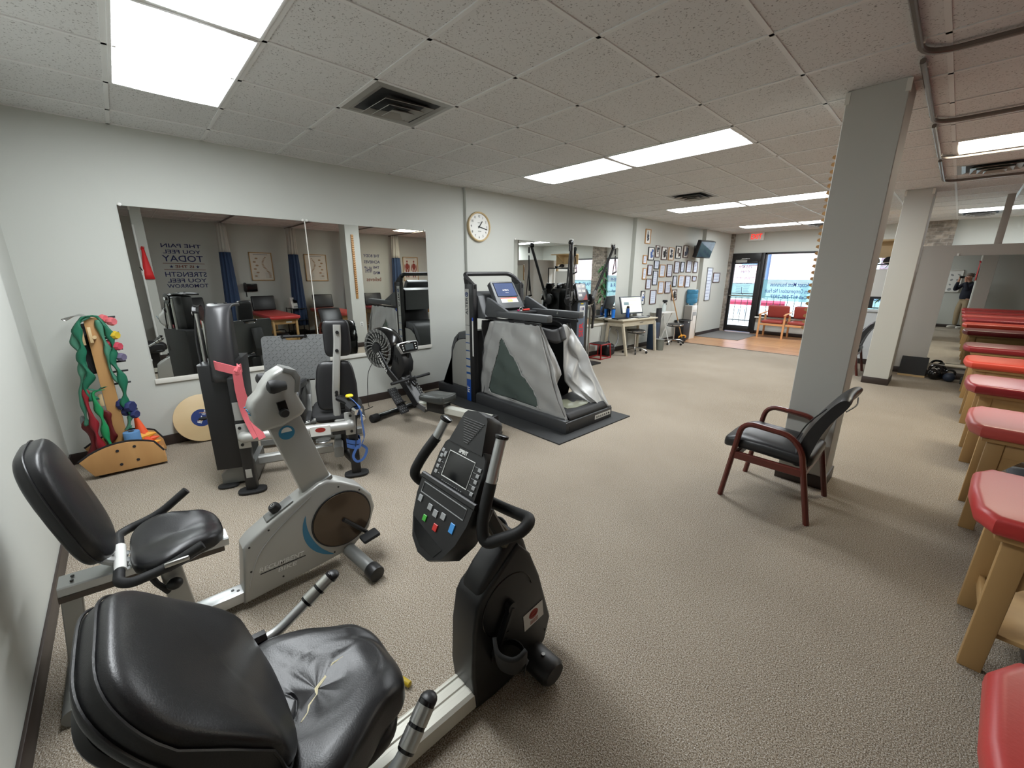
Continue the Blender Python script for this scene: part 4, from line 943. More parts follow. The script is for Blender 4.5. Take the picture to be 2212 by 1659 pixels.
# columns with strip
for y0, y1, s in ((3.085,3.15,-1),(3.88,3.945,1)):
    cl = G('column', B().bx(.815, .985, y0, y1, .012, 1.50, bev=.01), M_agk)
    if s < 0:
        sp = G('column_strip', B().bx(.822,.905,y0-.004,y0-.0005,.31,1.44,bev=.003), mat('strip_grey',(178,178,172),rough=.4), cl)
        G('strip_base', B().bx(.822,.908,y0-.0045,y0-.0005,.02,.31,bev=.003), mat('strip_blue',(26,72,150),rough=.4), cl)
        for k, (z, w) in enumerate(((1.0,.004),(.885,.007),(.78,.010),(.68,.014),(.575,.018),(.475,.022),(.39,.026))):
            G('height_mark', B().bx(.822,.906,y0-.0052,y0-.004,z-w/2,z+w/2), mat('mark_blue',(30,78,140),rough=.4) if k else M_ink, sp, smooth=0)
        G('maker_lettering', B().text('ALTER', (.863,y0-.0048,1.235), (0,0,1), (-1,0,0), .062, bold=.001, fit=.21), M_ink, sp, smooth=0)
        G('maker_emblem', B().lathe([(.0,0),(.030,0),(.030,.0012),(0,.0012)], (.863,y0-.004,1.375), (0,-1,0), n=24), mat('emblem_navy',(28,50,90),rough=.4), sp)
        b = B(); b.tube([V((.863+.012*math.cos(a),y0-.0056,1.375+.016*math.sin(a))) for a in [PI*.4+2*PI*.85*k/20 for k in range(21)]], .002, n=5); G('emblem_mark', b, M_label, sp)
        G('fit_lettering', B().text('FIT', (.865,y0-.0052,.175), (0,0,1), (-1,0,0), .065, bold=.001), M_label, cl, smooth=0)
        G('height_scale', B().bx(.955,.978,y0-.003,y0-.0005,.62,1.06), M_label, cl); G('scale_tip', B().bx(.955,.978,y0-.0035,y0-.0005,1.06,1.10), mat('tip_blue',(60,90,190),rough=.4), cl)
    else: G('column_strip', B().bx(.84,.90,y1+.0005,y1+.004,.31,1.44), M_label, cl)
b = B(); b.tube(fillet([(.93,3.115,1.47),(.765,3.13,1.615),(.765,3.90,1.625),(.96,3.915,1.49)], [0,.04,.10,0], n=6), .027, n=12); G('roll_bar', b, M_agk)
for y in (3.115,3.915): G('bar_gusset', B().prism([(.82,1.44),(.985,1.44),(.985,1.49),(.80,1.61),(.79,1.56)], y-.022, y+.022, 'y', bev=.006), M_agk)
# console
cs = G('console', B().prism([(.80,1.08),(.80,1.38),(.88,1.41),(.98,1.36),(1.10,1.09)], 3.16, 3.87, 'y', bev=.015), M_ag)
SM = Mx.Translation((1.13,3.505,1.375)) @ Euler((0,rad(-33),0)).to_matrix().to_4x4()   # plate faces +X and up
pl = [(-.215,-.19),(-.20,.165),(-.18,.185),(.18,.185),(.20,.165),(.215,-.19)]
h = G('screen_housing', B().prism(pl, -.07, .0, 'x', bev=.012).xf(SM), M_ag)
G('screen', B().prism([(-.165,-.03),(-.16,.16),(.16,.16),(.165,-.03)], -.002, .003, 'x').xf(SM), mat('screen_blue',(74,86,118),rough=.15), h)
bz = B(); bz.bar([(.004,-.165,-.03),(.004,-.16,.16),(.004,.16,.16),(.004,.165,-.03)], .008, .006, up=(1,0,0), closed=True); G('screen_bezel', bz.xf(SM), M_blackg, h)
G('screen_text', B().text('ALTER G', (.004,0,.055), (0,1,0), (0,0,1), .026, bold=.0006).text('TOUCH', (.004,.01,.02), (0,1,0), (0,0,1), .015).xf(SM), M_label, h, smooth=0)
ws = G('warning_sticker', B().prism([(-.135,-.115),(-.135,-.05),(.135,-.05),(.14,-.115)], .0005, .002, 'x').xf(SM), M_label, h)
G('warning_band', B().prism([(-.135,-.062),(-.135,-.049),(.135,-.049),(.135,-.062)], .002, .0028, 'x').xf(SM), mat('warning_orange',(220,90,70),rough=.5), ws)
G('warning_patch', B().prism([(-.035,-.108),(-.035,-.072),(.05,-.072),(.05,-.108)], .002, .0028, 'x').xf(SM), mat('warning_yellow',(230,220,120),rough=.5), ws)
b = B(); b.prism([(3.26,1.16),(3.76,1.16),(3.76,1.18),(3.26,1.18)], 1.10, 1.40, 'x'); G('console_tray', b, M_agd)
for y in (3.185,3.835): G('side_cheek', B().prism([(1.14,1.345),(1.19,1.335),(1.50,1.205),(1.50,1.13),(1.16,1.12),(1.10,1.15)], y-.02, y+.02, 'y', bev=.006), M_ag)
for y, x1 in ((3.20,2.12),(3.815,2.06)):
    a = G('arm_rail', B().bx(1.30, x1, y-.045, y+.045, 1.125, 1.20, bev=.012), M_ag)
    if y > 3.5: G('arm_mark', B().prism([(1.72,1.155),(1.745,1.155),(1.7325,1.19)], y-.0465, y-.045, 'y'), M_silver, a)
for y in (3.2,3.82): G('arm_underframe', B().bar([(1.0,y,1.10),(2.0,y,1.09)], .03, .03), M_agk)
kt = thing('safety_key', 'red safety key with pink clip lying on the treadmill console', 'key', (1.33,3.6,1.18))
G('key_body', B().cyl((1.35,3.57,1.193),(1.35,3.68,1.193),.012,n=10), mat('key_red',(200,50,40),rough=.4), kt); G('key_ring', B().tube([V((1.35,3.535+.022*math.cos(a),1.207+.022*math.sin(a))) for a in [2*PI*k/16 for k in range(16)]], .003, n=6, closed=True), M_label, kt); G('clip', B().ell((1.34,3.50,1.19),(.03,.03,.02)), mat('clip_pink',(210,60,120),rough=.4), kt)
# fabric enclosure
random.seed(3)
def wr(u, v, s): return .010*math.sin(9*u+5*v+s)+.007*math.sin(17*u-11*v+2*s)+.006*math.sin(23*v+7*u+s)
TN = [(1.18,1.06),(1.26,1.085),(1.5,1.09),(1.8,1.09),(2.0,1.085)]; BN = [(1.02,.15),(1.3,.14),(1.7,.135),(2.1,.13),(2.44,.135)]
def lerp_list(Lp, u):
    k = u*(len(Lp)-1); i = min(int(k), len(Lp)-2); f = k-i; return V((Lp[i][0]*(1-f)+Lp[i+1][0]*f, 0, Lp[i][1]*(1-f)+Lp[i+1][1]*f))
WP = [(1.43,.90),(1.35,.66),(1.22,.36),(1.185,.24),(1.23,.20),(1.98,.175),(2.02,.21),(1.97,.33),(1.80,.52),(1.60,.74)]
def inside(x, z):
    c = False; n = len(WP)
    for i in range(n):
        a, d = WP[i], WP[(i+1) % n]
        if (a[1] > z) != (d[1] > z) and x < (d[0]-a[0])*(z-a[1])/(d[1]-a[1])+a[0]: c = not c
    return c
def near(u, v):
    a = lerp_list(BN, u); c = lerp_list(TN, u); p = a.lerp(c, v)
    if u < .3: p.x -= .07*math.sin(PI*v)*(1-u/.3)
    bulge = .05*math.sin(PI*v)*math.sin(PI*min(1,u*1.1)); p.y = 3.165-bulge+wr(u*2,v,0)*.7+(.02*v)
    return p
nu, nv = 60, 40
vs = B(); gv = [[vs.bm.verts.new(near(i/nu, j/nv)) for j in range(nv+1)] for i in range(nu+1)]
cl = B(); gc = {}
for i in range(nu):
    for j in range(nv):
        c = near((i+.5)/nu, (j+.5)/nv)
        if inside(c.x, c.z):
            q = []
            for a, d in ((i,j),(i+1,j),(i+1,j+1),(i,j+1)):
                if (a,d) not in gc: gc[(a,d)] = cl.bm.verts.new(near(a/nu,d/nv)+V((0,.004,0)))
                q.append(gc[(a,d)])
            cl.bm.faces.new(q)
        else: vs.bm.faces.new((gv[i][j],gv[i+1][j],gv[i+1][j+1],gv[i][j+1]))
for v_ in [v_ for v_ in vs.bm.verts if not v_.link_faces]: vs.bm.verts.remove(v_)
en = G('fabric_panel', vs, M_fab, smooth=60); solidify(en, .004)
solidify(G('window_panel', cl, M_clear, en, smooth=60), .002)
G('window_hem', B().tube([V((x,3.165-.05*.8+.0,z)) for x, z in [(p.x,p.y) for p in spline([(x,z,0) for x, z in WP], 5, closed=True)]], .005, n=6, closed=True) if False else B().tube([near_pt for near_pt in [near(*min(((i/nu,j/nv) for i in range(nu+1) for j in range(nv+1)), key=lambda w: (near(*w).x-x)**2+(near(*w).z-z)**2))+V((0,-.002,0)) for x, z in [(p.x,p.y) for p in spline([(x,z,0) for x, z in WP], 5, closed=True)]]], .006, n=6, closed=True), M_fab, en)
# inward flap of the near panel
FL = [((2.0,3.17,1.085),(2.0,3.19,1.08)),((2.08,3.15,.86),(2.10,3.30,.80)),((2.18,3.14,.62),(2.14,3.40,.56)),((2.24,3.14,.47),(2.06,3.42,.42)),((2.32,3.14,.32),(2.1,3.33,.29)),((2.44,3.14,.135),(2.43,3.16,.135))]
def flap(u, v):
    k = u*(len(FL)-1); i = min(int(k), len(FL)-2); f = k-i
    a = V(FL[i][0]).lerp(V(FL[i+1][0]), f); c = V(FL[i][1]).lerp(V(FL[i+1][1]), f); p = a.lerp(c, v); p.x += wr(u,v,2)*1.2*math.sin(PI*v); p.z += wr(v,u,1)*.6; return p
solidify(G('fabric_flap', B().grid(flap, 24, 10), M_fab, en, smooth=60), .004)
# far panel
FF = [((1.80,3.87,1.04),(1.95,3.63,1.05)),((1.95,3.88,.90),(1.98,3.61,.78)),((2.12,3.89,.70),(2.0,3.59,.58)),((2.21,3.895,.52),(2.04,3.58,.42)),((2.33,3.90,.34),(2.16,3.60,.30)),((2.45,3.905,.14),(2.40,3.72,.17))]
def far(u, v):
    k = u*(len(FF)-1); i = min(int(k), len(FF)-2); f = k-i
    a = V(FF[i][0]).lerp(V(FF[i+1][0]), f); c = V(FF[i][1]).lerp(V(FF[i+1][1]), f); p = a.lerp(c, v); w = math.sin(PI*v)
    p.x += (.035*math.sin(7*u+4*v)+.02*math.sin(15*u-9*v))*w; p.y += (.03*math.sin(11*v+5*u)+.02*math.sin(19*u))*w; p.z += .02*math.sin(9*v+8*u)*w; return p
solidify(G('fabric_far_panel', B().grid(far, 30, 24), M_fab, en, smooth=60), .004)
def liner(u, v):
    pts = [(1.05,3.17),(1.08,3.3),(1.12,3.55),(1.2,3.8),(1.5,3.86),(1.9,3.84)]; p = lerp_list([(a,c) for a, c in pts], u); return V((p.x+.02*math.sin(12*v+5*u)+.12*(1-v)*0, p.z, .15+.92*v))
solidify(G('inner_liner', B().grid(liner, 30, 12), M_fabk, en, smooth=60), .004)
def collar(u, v):
    a = 2*PI*u; x = 1.66+.30*math.cos(a); y = 3.50+.27*math.sin(a); r = .02+.05*v; z = 1.07-.05*v-.10*max(0,math.cos(a))*(.4+v)+.012*math.sin(6*a)
    return V((x+r*math.cos(a), y+r*math.sin(a)*.4, z))
solidify(G('seal_collar', B().grid(collar, 40, 5), M_fabk, en, smooth=60), .012)
def apron(u, v):
    x = 1.95+.50*u; y = 3.18+.70*v; z = .20-.05*max(0,(u-.9)/.1)+.012*math.sin(9*v+6*u)*(1-u)+.02*(1-u)*(1-math.sin(PI*v)); return V((x,y,z if u < .97 else .14))
solidify(G('deck_apron', B().grid(apron, 30, 24), M_fabk, en, smooth=60), .004)
G('belt', B().bx(1.0, 2.0, 3.2, 3.84, .135, .16), M_agk)
b = B(); b.prism([(2.02,3.38),(2.30,3.32),(2.34,3.42),(2.34,3.62),(2.30,3.72),(2.06,3.62)], .203, .208, 'z', bev=.002); G('deck_window', b, mat('clear_floor_vinyl',(120,122,104),rough=.25), en)
G('inner_window', B().prism([(3.22,.25),(3.42,.30),(3.44,.38),(3.38,.40)], 1.90, 1.905, 'x'), M_label, en)
# ============================================================ LEFT WALL ITEMS
M_gold = mat('clock_rim', (196,172,128), rough=.35); M_dkwood = mat('dark_frame_wood', (84,52,40), rough=.4)
def mirror(name_y, panes, label, z0, z1, x):
    t = thing('wall_mirror', label, 'mirror', (x, (panes[0][0]+panes[-1][1])/2, (z0+z1)/2))
    for a, c in panes: obj('mirror_pane', B().bx(x, x+.006, a+.0015, c-.0015, z0, z1), M_mirror, t)
    obj('mirror_ledge', B().bx(x, x+.022, panes[0][0]-.01, panes[-1][1]+.01, z0-.045, z0, bev=.003), M_trimw, t)
    for i, (a, c) in enumerate(panes):
        for y in (a+.02, c-.02): obj('mirror_clip', B().cyl((x,y,z1+.008),(x+.016,y,z1+.008),.014,n=12,bev=.003), M_white, t)
    return t
mt = mirror(0, ((.105,1.58),(1.58,3.078)), 'wide two pane mirror on the left wall behind the bikes and leg press', .655, 2.157, .0)
obj('pane_seam', B().bx(.006,.0085,1.575,1.585,.655,2.157), M_trimw, mt)
mt = mirror(0, ((4.64,6.126),(6.126,7.585)), 'two pane mirror on the left wall behind the cable trainer and desk', .66, 2.145, .05)
obj('pane_seam', B().bx(.056,.0585,6.121,6.131,.66,2.145), M_trimw, mt)
# clock
t = thing('wall_clock', 'round wall clock with tan rim beside the first mirror', 'clock', (.05,3.93,2.275))
cc = V((.05,3.93,2.275))
obj('rim', B().lathe([(.0,0),(.20,0),(.205,.02),(.20,.042),(.19,.045),(.182,.04),(.18,.02),(0,.02)], cc, (1,0,0), n=48), M_gold, t)
obj('dial', B().cyl(cc+V((.02,0,0)), cc+V((.0225,0,0)), .18, n=48), M_paper, t)
for h in range(1, 13):
    a = PI/2-2*PI*h/12; obj('numeral', B().text(str(h), cc+V((.0235,.142*math.cos(a),.142*math.sin(a))), (0,1,0), (0,0,1), .046), M_ink, t, smooth=0)
obj('dial_text', B().text('QUARTZ', cc+V((.0235,0,.055)), (0,1,0), (0,0,1), .013), M_ink, t, smooth=0)
obj('dial_text', B().text('NO. 0947', cc+V((.0235,.01,-.06)), (0,1,0), (0,0,1), .014), M_ink, t, smooth=0)
for nm, ang, ln, w in (('hour_hand', 37, .095, .014), ('minute_hand', 102, .15, .012)):
    a = PI/2-rad(ang); d = V((0,math.cos(a),math.sin(a))); obj(nm, B().bar([cc+V((.027,0,0))-d*.02, cc+V((.027,0,0))+d*ln], w, .002, up=(1,0,0), bev=.0004), M_ink, t)
obj('hand_pin', B().cyl(cc+V((.022,0,0)), cc+V((.031,0,0)), .009, n=14), M_ink, t)
# --- rolling band rack in the corner
M_band = mat('green_band', (26,104,78), rough=.5, bump=(30,.15)); M_bandl = mat('light_green_band', (70,128,104), rough=.5)
M_rband = mat('red_tubing', (146,30,42), rough=.5); M_kband = mat('black_band_bundle', (16,16,18), rough=.7, bump=(40,.4)); M_navy = mat('navy_ball', (36,46,96), rough=.5)
M_foamb = mat('foam_roller_blue', (92,136,182), rough=.8, bump=(120,.2)); M_org = mat('orange_bag', (242,92,44), rough=.5); M_orgy = mat('yellow_orange_bag', (244,170,54), rough=.5)
t = thing('equipment_rack', 'oak rolling rack in the corner holding bands and hand weights', 'rack', (.35,-.20,0))
def arch(y0, y1, zs, zp, n=14): return [(y0+.065,.03),(y1,.02),(y1-.012,zs-.01)]+[(y1-.03-(y1-y0-.06)*k/n, zs+(zp-zs)*math.sin(PI*(.14+.74*k/n))**.8) for k in range(1,n)]+[(y0,.165)]
for x, nm in ((.50,'front_panel'),(.15,'rear_panel')):
    P = arch(-.465+(.0 if x > .3 else .02), .05+(.0 if x > .3 else .02), .13, .262)
    p_ = obj(nm, B().prism(P, x-.012, x+.012, 'x', bev=.003), M_wood, t)
    obj('edge_band', B().bar([V((x,y,z+.002)) for y, z in P[2:]], .026, .005, up=(1,0,0), bev=.001), M_ink, p_)
    if x > .3:
        for y, z in ((-.24,.205),(-.135,.215),(-.235,.085),(-.13,.095)): obj('panel_bolt', B().cyl((x+.01,y,z),(x+.016,y,z),.011,n=12), M_ink, p_)
obj('rack_floor', B().bx(.15,.50,-.40,.05,.04,.06), M_wood, t)
for y in (-.36,.02):
    for x in (.19,.46): obj('caster', B().cyl((x-.015,y,.03),(x+.015,y,.03),.03,n=16,bev=.004), M_black, t)
obj('post', B().bx(.31,.36,-.246,-.165,.06,1.268,bev=.004), M_wood, t)
obj('post_face', B().bx(.20,.31,-.225,-.185,.06,1.0), M_birch, t)
b = B(); b.cyl((.36,-.205,1.12),(.42,-.205,1.12),.012); b.bx(.40,.415,-.235,-.215,1.08,1.20,bev=.003); obj('post_batten', b.bx(.36,.372,-.285,-.262,1.06,1.19,bev=.003), M_birch, t)
obj('post_batten', B().bx(.36,.372,-.275,-.25,.56,.66,bev=.003), M_birch, t)
for k in range(4): obj('hook', B().tube(spline([(.33,-.20,1.27),(.30-.05*k,-.27,1.285),(.29-.06*k,-.345,1.268-.008*k),(.29-.06*k,-.365,1.258-.008*k)], 5), .004, n=6), M_chrome, t)
PEG = [1.262,1.225,1.135,1.10,1.04,1.0,.945,.90,.82,.72,.48]
for z in PEG: obj('peg', B().cyl((.33,-.17,z),(.33,-.062,z+.004),.0075,n=10,bev=.002), M_ink, t)
G_ = 'hand weights on the rack pegs'
def handweight(y, z, m, lab, r=.034):
    w = thing('hand_weight', lab, 'hand weight', (.345,y,z), 0, G_)
    for dx in (-.045,.045): obj('weight_end', B().lathe([(0,-.02),(r*.8,-.022),(r,-.008),(r,.008),(r*.8,.022),(0,.02)], (.365+dx*.35,y+dx*.5,z-dx*.25), (.6,.7,0), n=8), m, w)
    obj('grip', B().cyl((.365-.02,y-.03,z),(.365+.02,y+.03,z),.014,n=10), m, w)
M_wp = mat('weight_pink',(208,104,110),rough=.45); M_wy = mat('weight_yellow',(206,176,46),rough=.45); M_wr = mat('weight_red',(190,66,84),rough=.45); M_wv = mat('weight_violet',(104,98,124),rough=.45)
handweight(-.112,1.245,M_wp,'pink hand weight on the top peg of the rack'); handweight(-.112,1.135,M_wy,'yellow hand weight on the rack under the pink one'); handweight(-.112,1.045,M_wr,'red hand weight on the rack under the yellow one'); handweight(-.105,.955,M_wv,'violet hand weight on the rack, lowest of the bright ones')
handweight(-.125,.535,M_navy,'navy hand weight hanging low on the rack behind the green band',.05); handweight(-.11,.465,M_navy,'small dark navy weight on the lowest rack peg',.038)
def bandobj(lab, name='resistance_band'):
    return thing(name, lab, 'exercise band', (.38,-.25,1.2), 0, 'bands on the rack')
random.seed(11)
def ribn(pts, w, m, t, tw=0, nm='band'):
    P = spline(pts, 7); N = len(P); R = []
    for i, p in enumerate(P):
        a = tw*i/N*PI+.5*math.sin(i*.9); ww = w*(.7+.35*math.sin(i*.55)); d = V((math.cos(a)*.45, math.sin(a)*.35+.75, .1*math.sin(a)))*ww/2; R.append([p-d, p-d*.3+V((.012,0,0)), p+d*.3+V((.008,0,.004)), p+d])
    return solidify(obj(nm, B().rings(R, closed_ring=False, cap=False), m, t, smooth=60), .003)
g = bandobj('dark green exercise bands draped over the left side of the rack')
ribn([(.385,-.20,1.285),(.39,-.25,1.27),(.395,-.29,1.19),(.40,-.285,1.06),(.395,-.31,.95),(.395,-.285,.82),(.39,-.33,.72),(.39,-.30,.62)], .06, M_band, g, .6)
ribn([(.38,-.21,1.28),(.375,-.285,1.22),(.37,-.32,1.10),(.37,-.305,.98),(.37,-.325,.84),(.37,-.355,.70),(.37,-.37,.52),(.37,-.375,.42)], .05, M_bandl, g, 1.2)
ribn([(.38,-.33,.72),(.39,-.27,.70),(.395,-.225,.72)], .04, M_band, g, .3)
g = bandobj('dark green exercise bands draped over the right side of the rack')
ribn([(.375,-.20,1.288),(.38,-.155,1.26),(.39,-.12,1.15),(.39,-.115,1.02),(.39,-.14,.92),(.39,-.11,.80),(.39,-.115,.66),(.39,-.13,.56),(.39,-.11,.46)], .055, M_band, g, .8)
ribn([(.38,-.17,1.25),(.385,-.16,1.12),(.385,-.15,1.0),(.385,-.165,.86),(.385,-.14,.74)], .045, M_bandl, g, 1.4)
ribn([(.39,-.105,.46),(.385,-.13,.40),(.38,-.145,.335),(.385,-.13,.36)], .05, M_bandl, g, .5)
g = bandobj('bright green exercise band hanging over red tubing low on the rack')
ribn([(.40,-.235,.70),(.405,-.295,.68),(.405,-.29,.56),(.41,-.28,.44),(.41,-.285,.32),(.41,-.265,.20)], .05, mat('bright_green_band',(30,140,84),rough=.5), g, .5)
g = bandobj('bundle of black exercise bands hanging inside the rack')
for k in range(5): ribn([(.30,-.225-.0*k,1.23),(.30+.01*k,-.25-.008*k,1.10),(.30,-.235-.014*k,.95),(.31,-.25-.006*k,.82)], .07, M_kband, g, .3*k)
b = B(); b.pad((.27,-.262,1.02), (.07,.085,.40), .7); obj('band_bundle', b, M_kband, g)
g = bandobj('red exercise tubing hanging down the left of the rack')
ribn([(.385,-.335,.72),(.39,-.345,.60),(.395,-.335,.45),(.40,-.335,.32),(.40,-.325,.18)], .055, M_rband, g, .4)
ribn([(.34,-.37,.45),(.34,-.365,.30),(.34,-.38,.17)], .10, mat('dark_red_band',(110,22,26),rough=.5), g, .2); ribn([(.35,-.27,.52),(.36,-.25,.42),(.36,-.26,.30),(.36,-.29,.2)], .08, mat('dark_red_band_b',(96,24,24),rough=.5), g, .3)
solo('pad', B().pad((.30,-.395,.43),(.05,.04,.12),.7), mat('grey_strap',(120,128,128),rough=.6), 'grey strap handle hanging beside the red tubing on the rack', 'strap', origin=(.3,-.395,.43)).name = 'strap_handle'
t = thing('foam_roller', 'short blue foam roller standing in the oak rack', 'foam roller', (.40,-.135,.06))
obj('roller_body', B().cyl((.40,-.135,.061),(.40,-.135,.315),.055,n=28,bev=.006), M_foamb, t); obj('roller_hollow', B().cyl((.40,-.135,.3152),(.40,-.135,.3162),.02,n=16), M_ink, t)
t = thing('marker_cone', 'orange marker cones stuffed in the oak rack beside the blue roller', 'cone', (.30,-.05,.06))
obj('cone_body', B().cyl((.28,-.05,.07),(.24,-.09,.40),.075,.012,n=18), M_org, t)
for k, (y, z, m) in enumerate(((.0,.23,M_orgy),(.015,.19,M_org),(.02,.15,M_orgy),(.0,.13,M_org))): obj('cone_flap', B().cyl((.27,-.075,z-.015),(.28,y+.02,z),.05,.004,n=9), m, t)
# wobble board against the wall
t = thing('balance_board', 'round birch balance board with blue logo leaning on the wall', 'balance board', (.06,.36,0))
ax_ = V((.95,0,.30)).normalized(); oc = V((.085,.385,.232))
br_ = obj('board', B().cyl(oc-ax_*.011, oc+ax_*.011, .232, n=56, bev=.004), M_birch, t)
uy = V((0,1,0)); uz = ax_.cross(uy); uz = -uz if uz.z < 0 else uz
obj('logo', B().cyl(oc+ax_*.0112+uy*-.01, oc+ax_*.0118+uy*-.01, .085, n=36), mat('logo_navy',(28,50,110),rough=.4), br_)
d = (uy*.45+uz*.89).normalized(); e_ = ax_.cross(d)
b = B().text('fitter', oc+ax_*.0122-uy*.012-d*.02, d, e_, .05, bold=.0012, fit=.075).text('first', oc+ax_*.0122-uy*.005+d*.052, d, e_, .045, fit=.05)
obj('logo_lettering', b, M_label, br_, smooth=0)
b = B(); b.tube([oc+ax_*.0125-uy*.01+(uy*math.cos(a)*.06+uz*math.sin(a)*.05) for a in [.3+1.5*k/12 for k in range(13)]], .0018, n=5); b.tube([oc+ax_*.0125-uy*.05-uz*.02+(uy*.1+uz*.05)*(k/8)-uz*.03*math.sin(PI*k/8) for k in range(9)], .0016, n=5); obj('logo_swirl', b, M_orgy, br_)
obj('dome', B().ell(oc-ax_*.03, (.12,.12,.05)), M_rub, t)
# ============================================================ CABLE TRAINER
M_bl = mat('trainer_slate', (86,96,110), rough=.45)
t = thing('cable_trainer', 'black cable trainer with two raised arms and touch screen', 'cable trainer', (.30,6.06,0))
obj('tower', B().prism([(5.86,.02),(6.25,.02),(6.25,1.30),(6.18,1.37),(5.93,1.37),(5.86,1.30)], .13, .36, 'x', bev=.02), M_black, t)
obj('tower_cap', B().prism([(5.96,1.36),(6.15,1.36),(6.13,1.47),(5.98,1.47)], .16, .30, 'x', bev=.01), M_blackg, t)
fc = obj('front_column', B().bx(.36,.47,5.80,6.02,.02,1.16,bev=.01), M_bl, t)
obj('column_side', B().bx(.352,.46,5.785,5.80,.02,1.16), M_black, fc)
il = obj('instruction_label', B().bx(.4702,.4715,5.85,5.99,.90,1.09), M_label, fc)
b = B()
for i in range(2):
    for j in range(3): b.bx(.4716,.472,5.87+.035*j+.005*i,5.89+.035*j+.005*i,.93+.075*i,.985+.075*i)
obj('label_figures', b, M_navyink, il, smooth=0)
obj('maker_lettering', B().text('SER', (.4716,5.915,.66), (0,0,1), (0,-1,0), .16, bold=.003), mat('letter_red',(200,40,46),rough=.5), fc, smooth=0)
obj('yellow_mark', B().bx(.4702,.4712,5.88,5.95,1.115,1.135,bev=.0003), M_yel, fc)
SM = Mx.Translation((.44,5.905,1.32)) @ Euler((0,rad(-18),rad(-8))).to_matrix().to_4x4()
sc_ = obj('touch_screen', B().box((0,0,0),(.03,.25,.31),bev=.01).xf(SM), M_blackg, t)
obj('screen_face', B().bx(.0155,.017,-.11,.115,-.14,.14).xf(SM), mat('screen_grey',(78,74,82),rough=.2), sc_)
for y, z in ((-.045,.10),(.05,.10),(-.045,.02),(.05,.02),(-.045,-.055)): obj('screen_tile', B().bx(.0172,.018,y-.04,y+.04,z-.022,z+.022).xf(SM), M_label, sc_)
obj('screen_triangle', B().prism([(.0,-.14),(.11,-.14),(.11,-.03)], .0172, .018, 'x').xf(SM), M_lred, sc_)
obj('screen_side', B().box((-.03,-.15,-.04),(.05,.05,.22),bev=.01).xf(SM), M_blackg, t)
obj('screen_shelf', B().bx(.30,.50,5.76,6.08,1.16,1.185,bev=.006), M_blackg, t)
for y0, tip in ((5.76,(.50,5.50,2.09)),(6.36,(.50,6.72,2.08))):
    s = 1 if y0 > 6 else -1
    obj('arm_hub', B().cyl((.30,y0-.05*s,1.18),(.30,y0+.03*s,1.18),.10,n=24,bev=.02), M_black, t)
    base = V((.36,y0+.01*s,1.22)); tip = V(tip); d = (tip-base).normalized()
    sl = obj('arm_sleeve', B().bar([base-d*.04, base+d*.13], .07, .06, up=(1,0,0), bev=.01), M_silverd, t)
    obj('arm', B().cyl(base+d*.08, tip, .024, n=14), M_black, t)
    h = obj('arm_pulley', B().cyl(tip+V((-.02,0,.03)), tip+V((.02,0,.03)), .045, n=20, bev=.006), M_blackg, t)
    obj('pulley_cage', B().tube(fillet([tip+V((0,-.05,.0)),tip+V((0,-.08*s-.0,.08)),tip+V((0,.06*s,.09)),tip+V((0,.05,.0))], .03, n=4), .006, n=6), M_steel, h)
    k = tip+V((.02,.05*s,0))
    obj('cable_stop', B().cyl(k, k-V((0,-.0,.10)), .016, n=10), M_black, t)
    if s > 0:
        a = k-V((0,-.01,.12)); b = B().tube([a, a+V((.0,.055,-.29)), a+V((0,-.055,-.32)), a], .008, n=8, closed=False); hh_ = obj('handle_strap', b, M_black, t)
        obj('handle_grip', B().cyl(a+V((0,.06,-.285)), a+V((0,-.06,-.325)), .015, n=12), M_foam, hh_)
    else:
        a = k-V((0,0,.14)); obj('rope', B().bar([a, a-V((.03,.01,.62))], .03, .012, up=(1,0,0), bev=.003), M_black, t)
        b = B().tube([a-V((0,.0,.25)), a+V((.0,-.06,-.72)), a+V((0,.07,-.70)), a-V((0,0,.25))], .009, n=8); hh_ = obj('handle_strap', b, M_black, t)
        obj('handle_grip', B().cyl(a+V((0,-.07,-.725)), a+V((0,.08,-.70)), .015, n=12), M_foam, hh_)
    obj('hanging_rope', B().bar(spline([(.36,y0+.05*s,1.14),(.38,y0+.055*s,.98),(.37,y0+.05*s,.80)], 5), .05, .035, up=(1,0,0), bev=.01), M_black, t)
    obj('snap_hook', B().tube([V((.37,y0+.04*s+.022*math.cos(a),1.12+.03*math.sin(a))) for a in [2*PI*k/14 for k in range(14)]], .005, n=6, closed=True), M_chrome, t)
obj('trainer_base', B().bx(.10,.62,5.72,6.38,.0,.03,bev=.006), M_black, t)
t = thing('pole', 'thin silver pole with a black rope beside the cable trainer', 'pole', (.19,6.54,0))
obj('shaft', B().cyl((.19,6.54,.0),(.19,6.54,1.0),.018,n=14), M_steel, t); obj('pole_foot', B().cyl((.19,6.54,0),(.19,6.54,.014),.05,n=16), M_steel, t)
obj('pole_hook', B().tube(spline([(.19,6.54,.99),(.20,6.52,1.06),(.21,6.46,1.10),(.22,6.42,1.07)], 5), .009, n=8), M_white, t)
obj('rope', B().bar(spline([(.22,6.56,1.06),(.24,6.58,.90),(.24,6.57,.68),(.23,6.585,.62)], 5), .055, .03, up=(1,0,0), bev=.01), M_black, t)
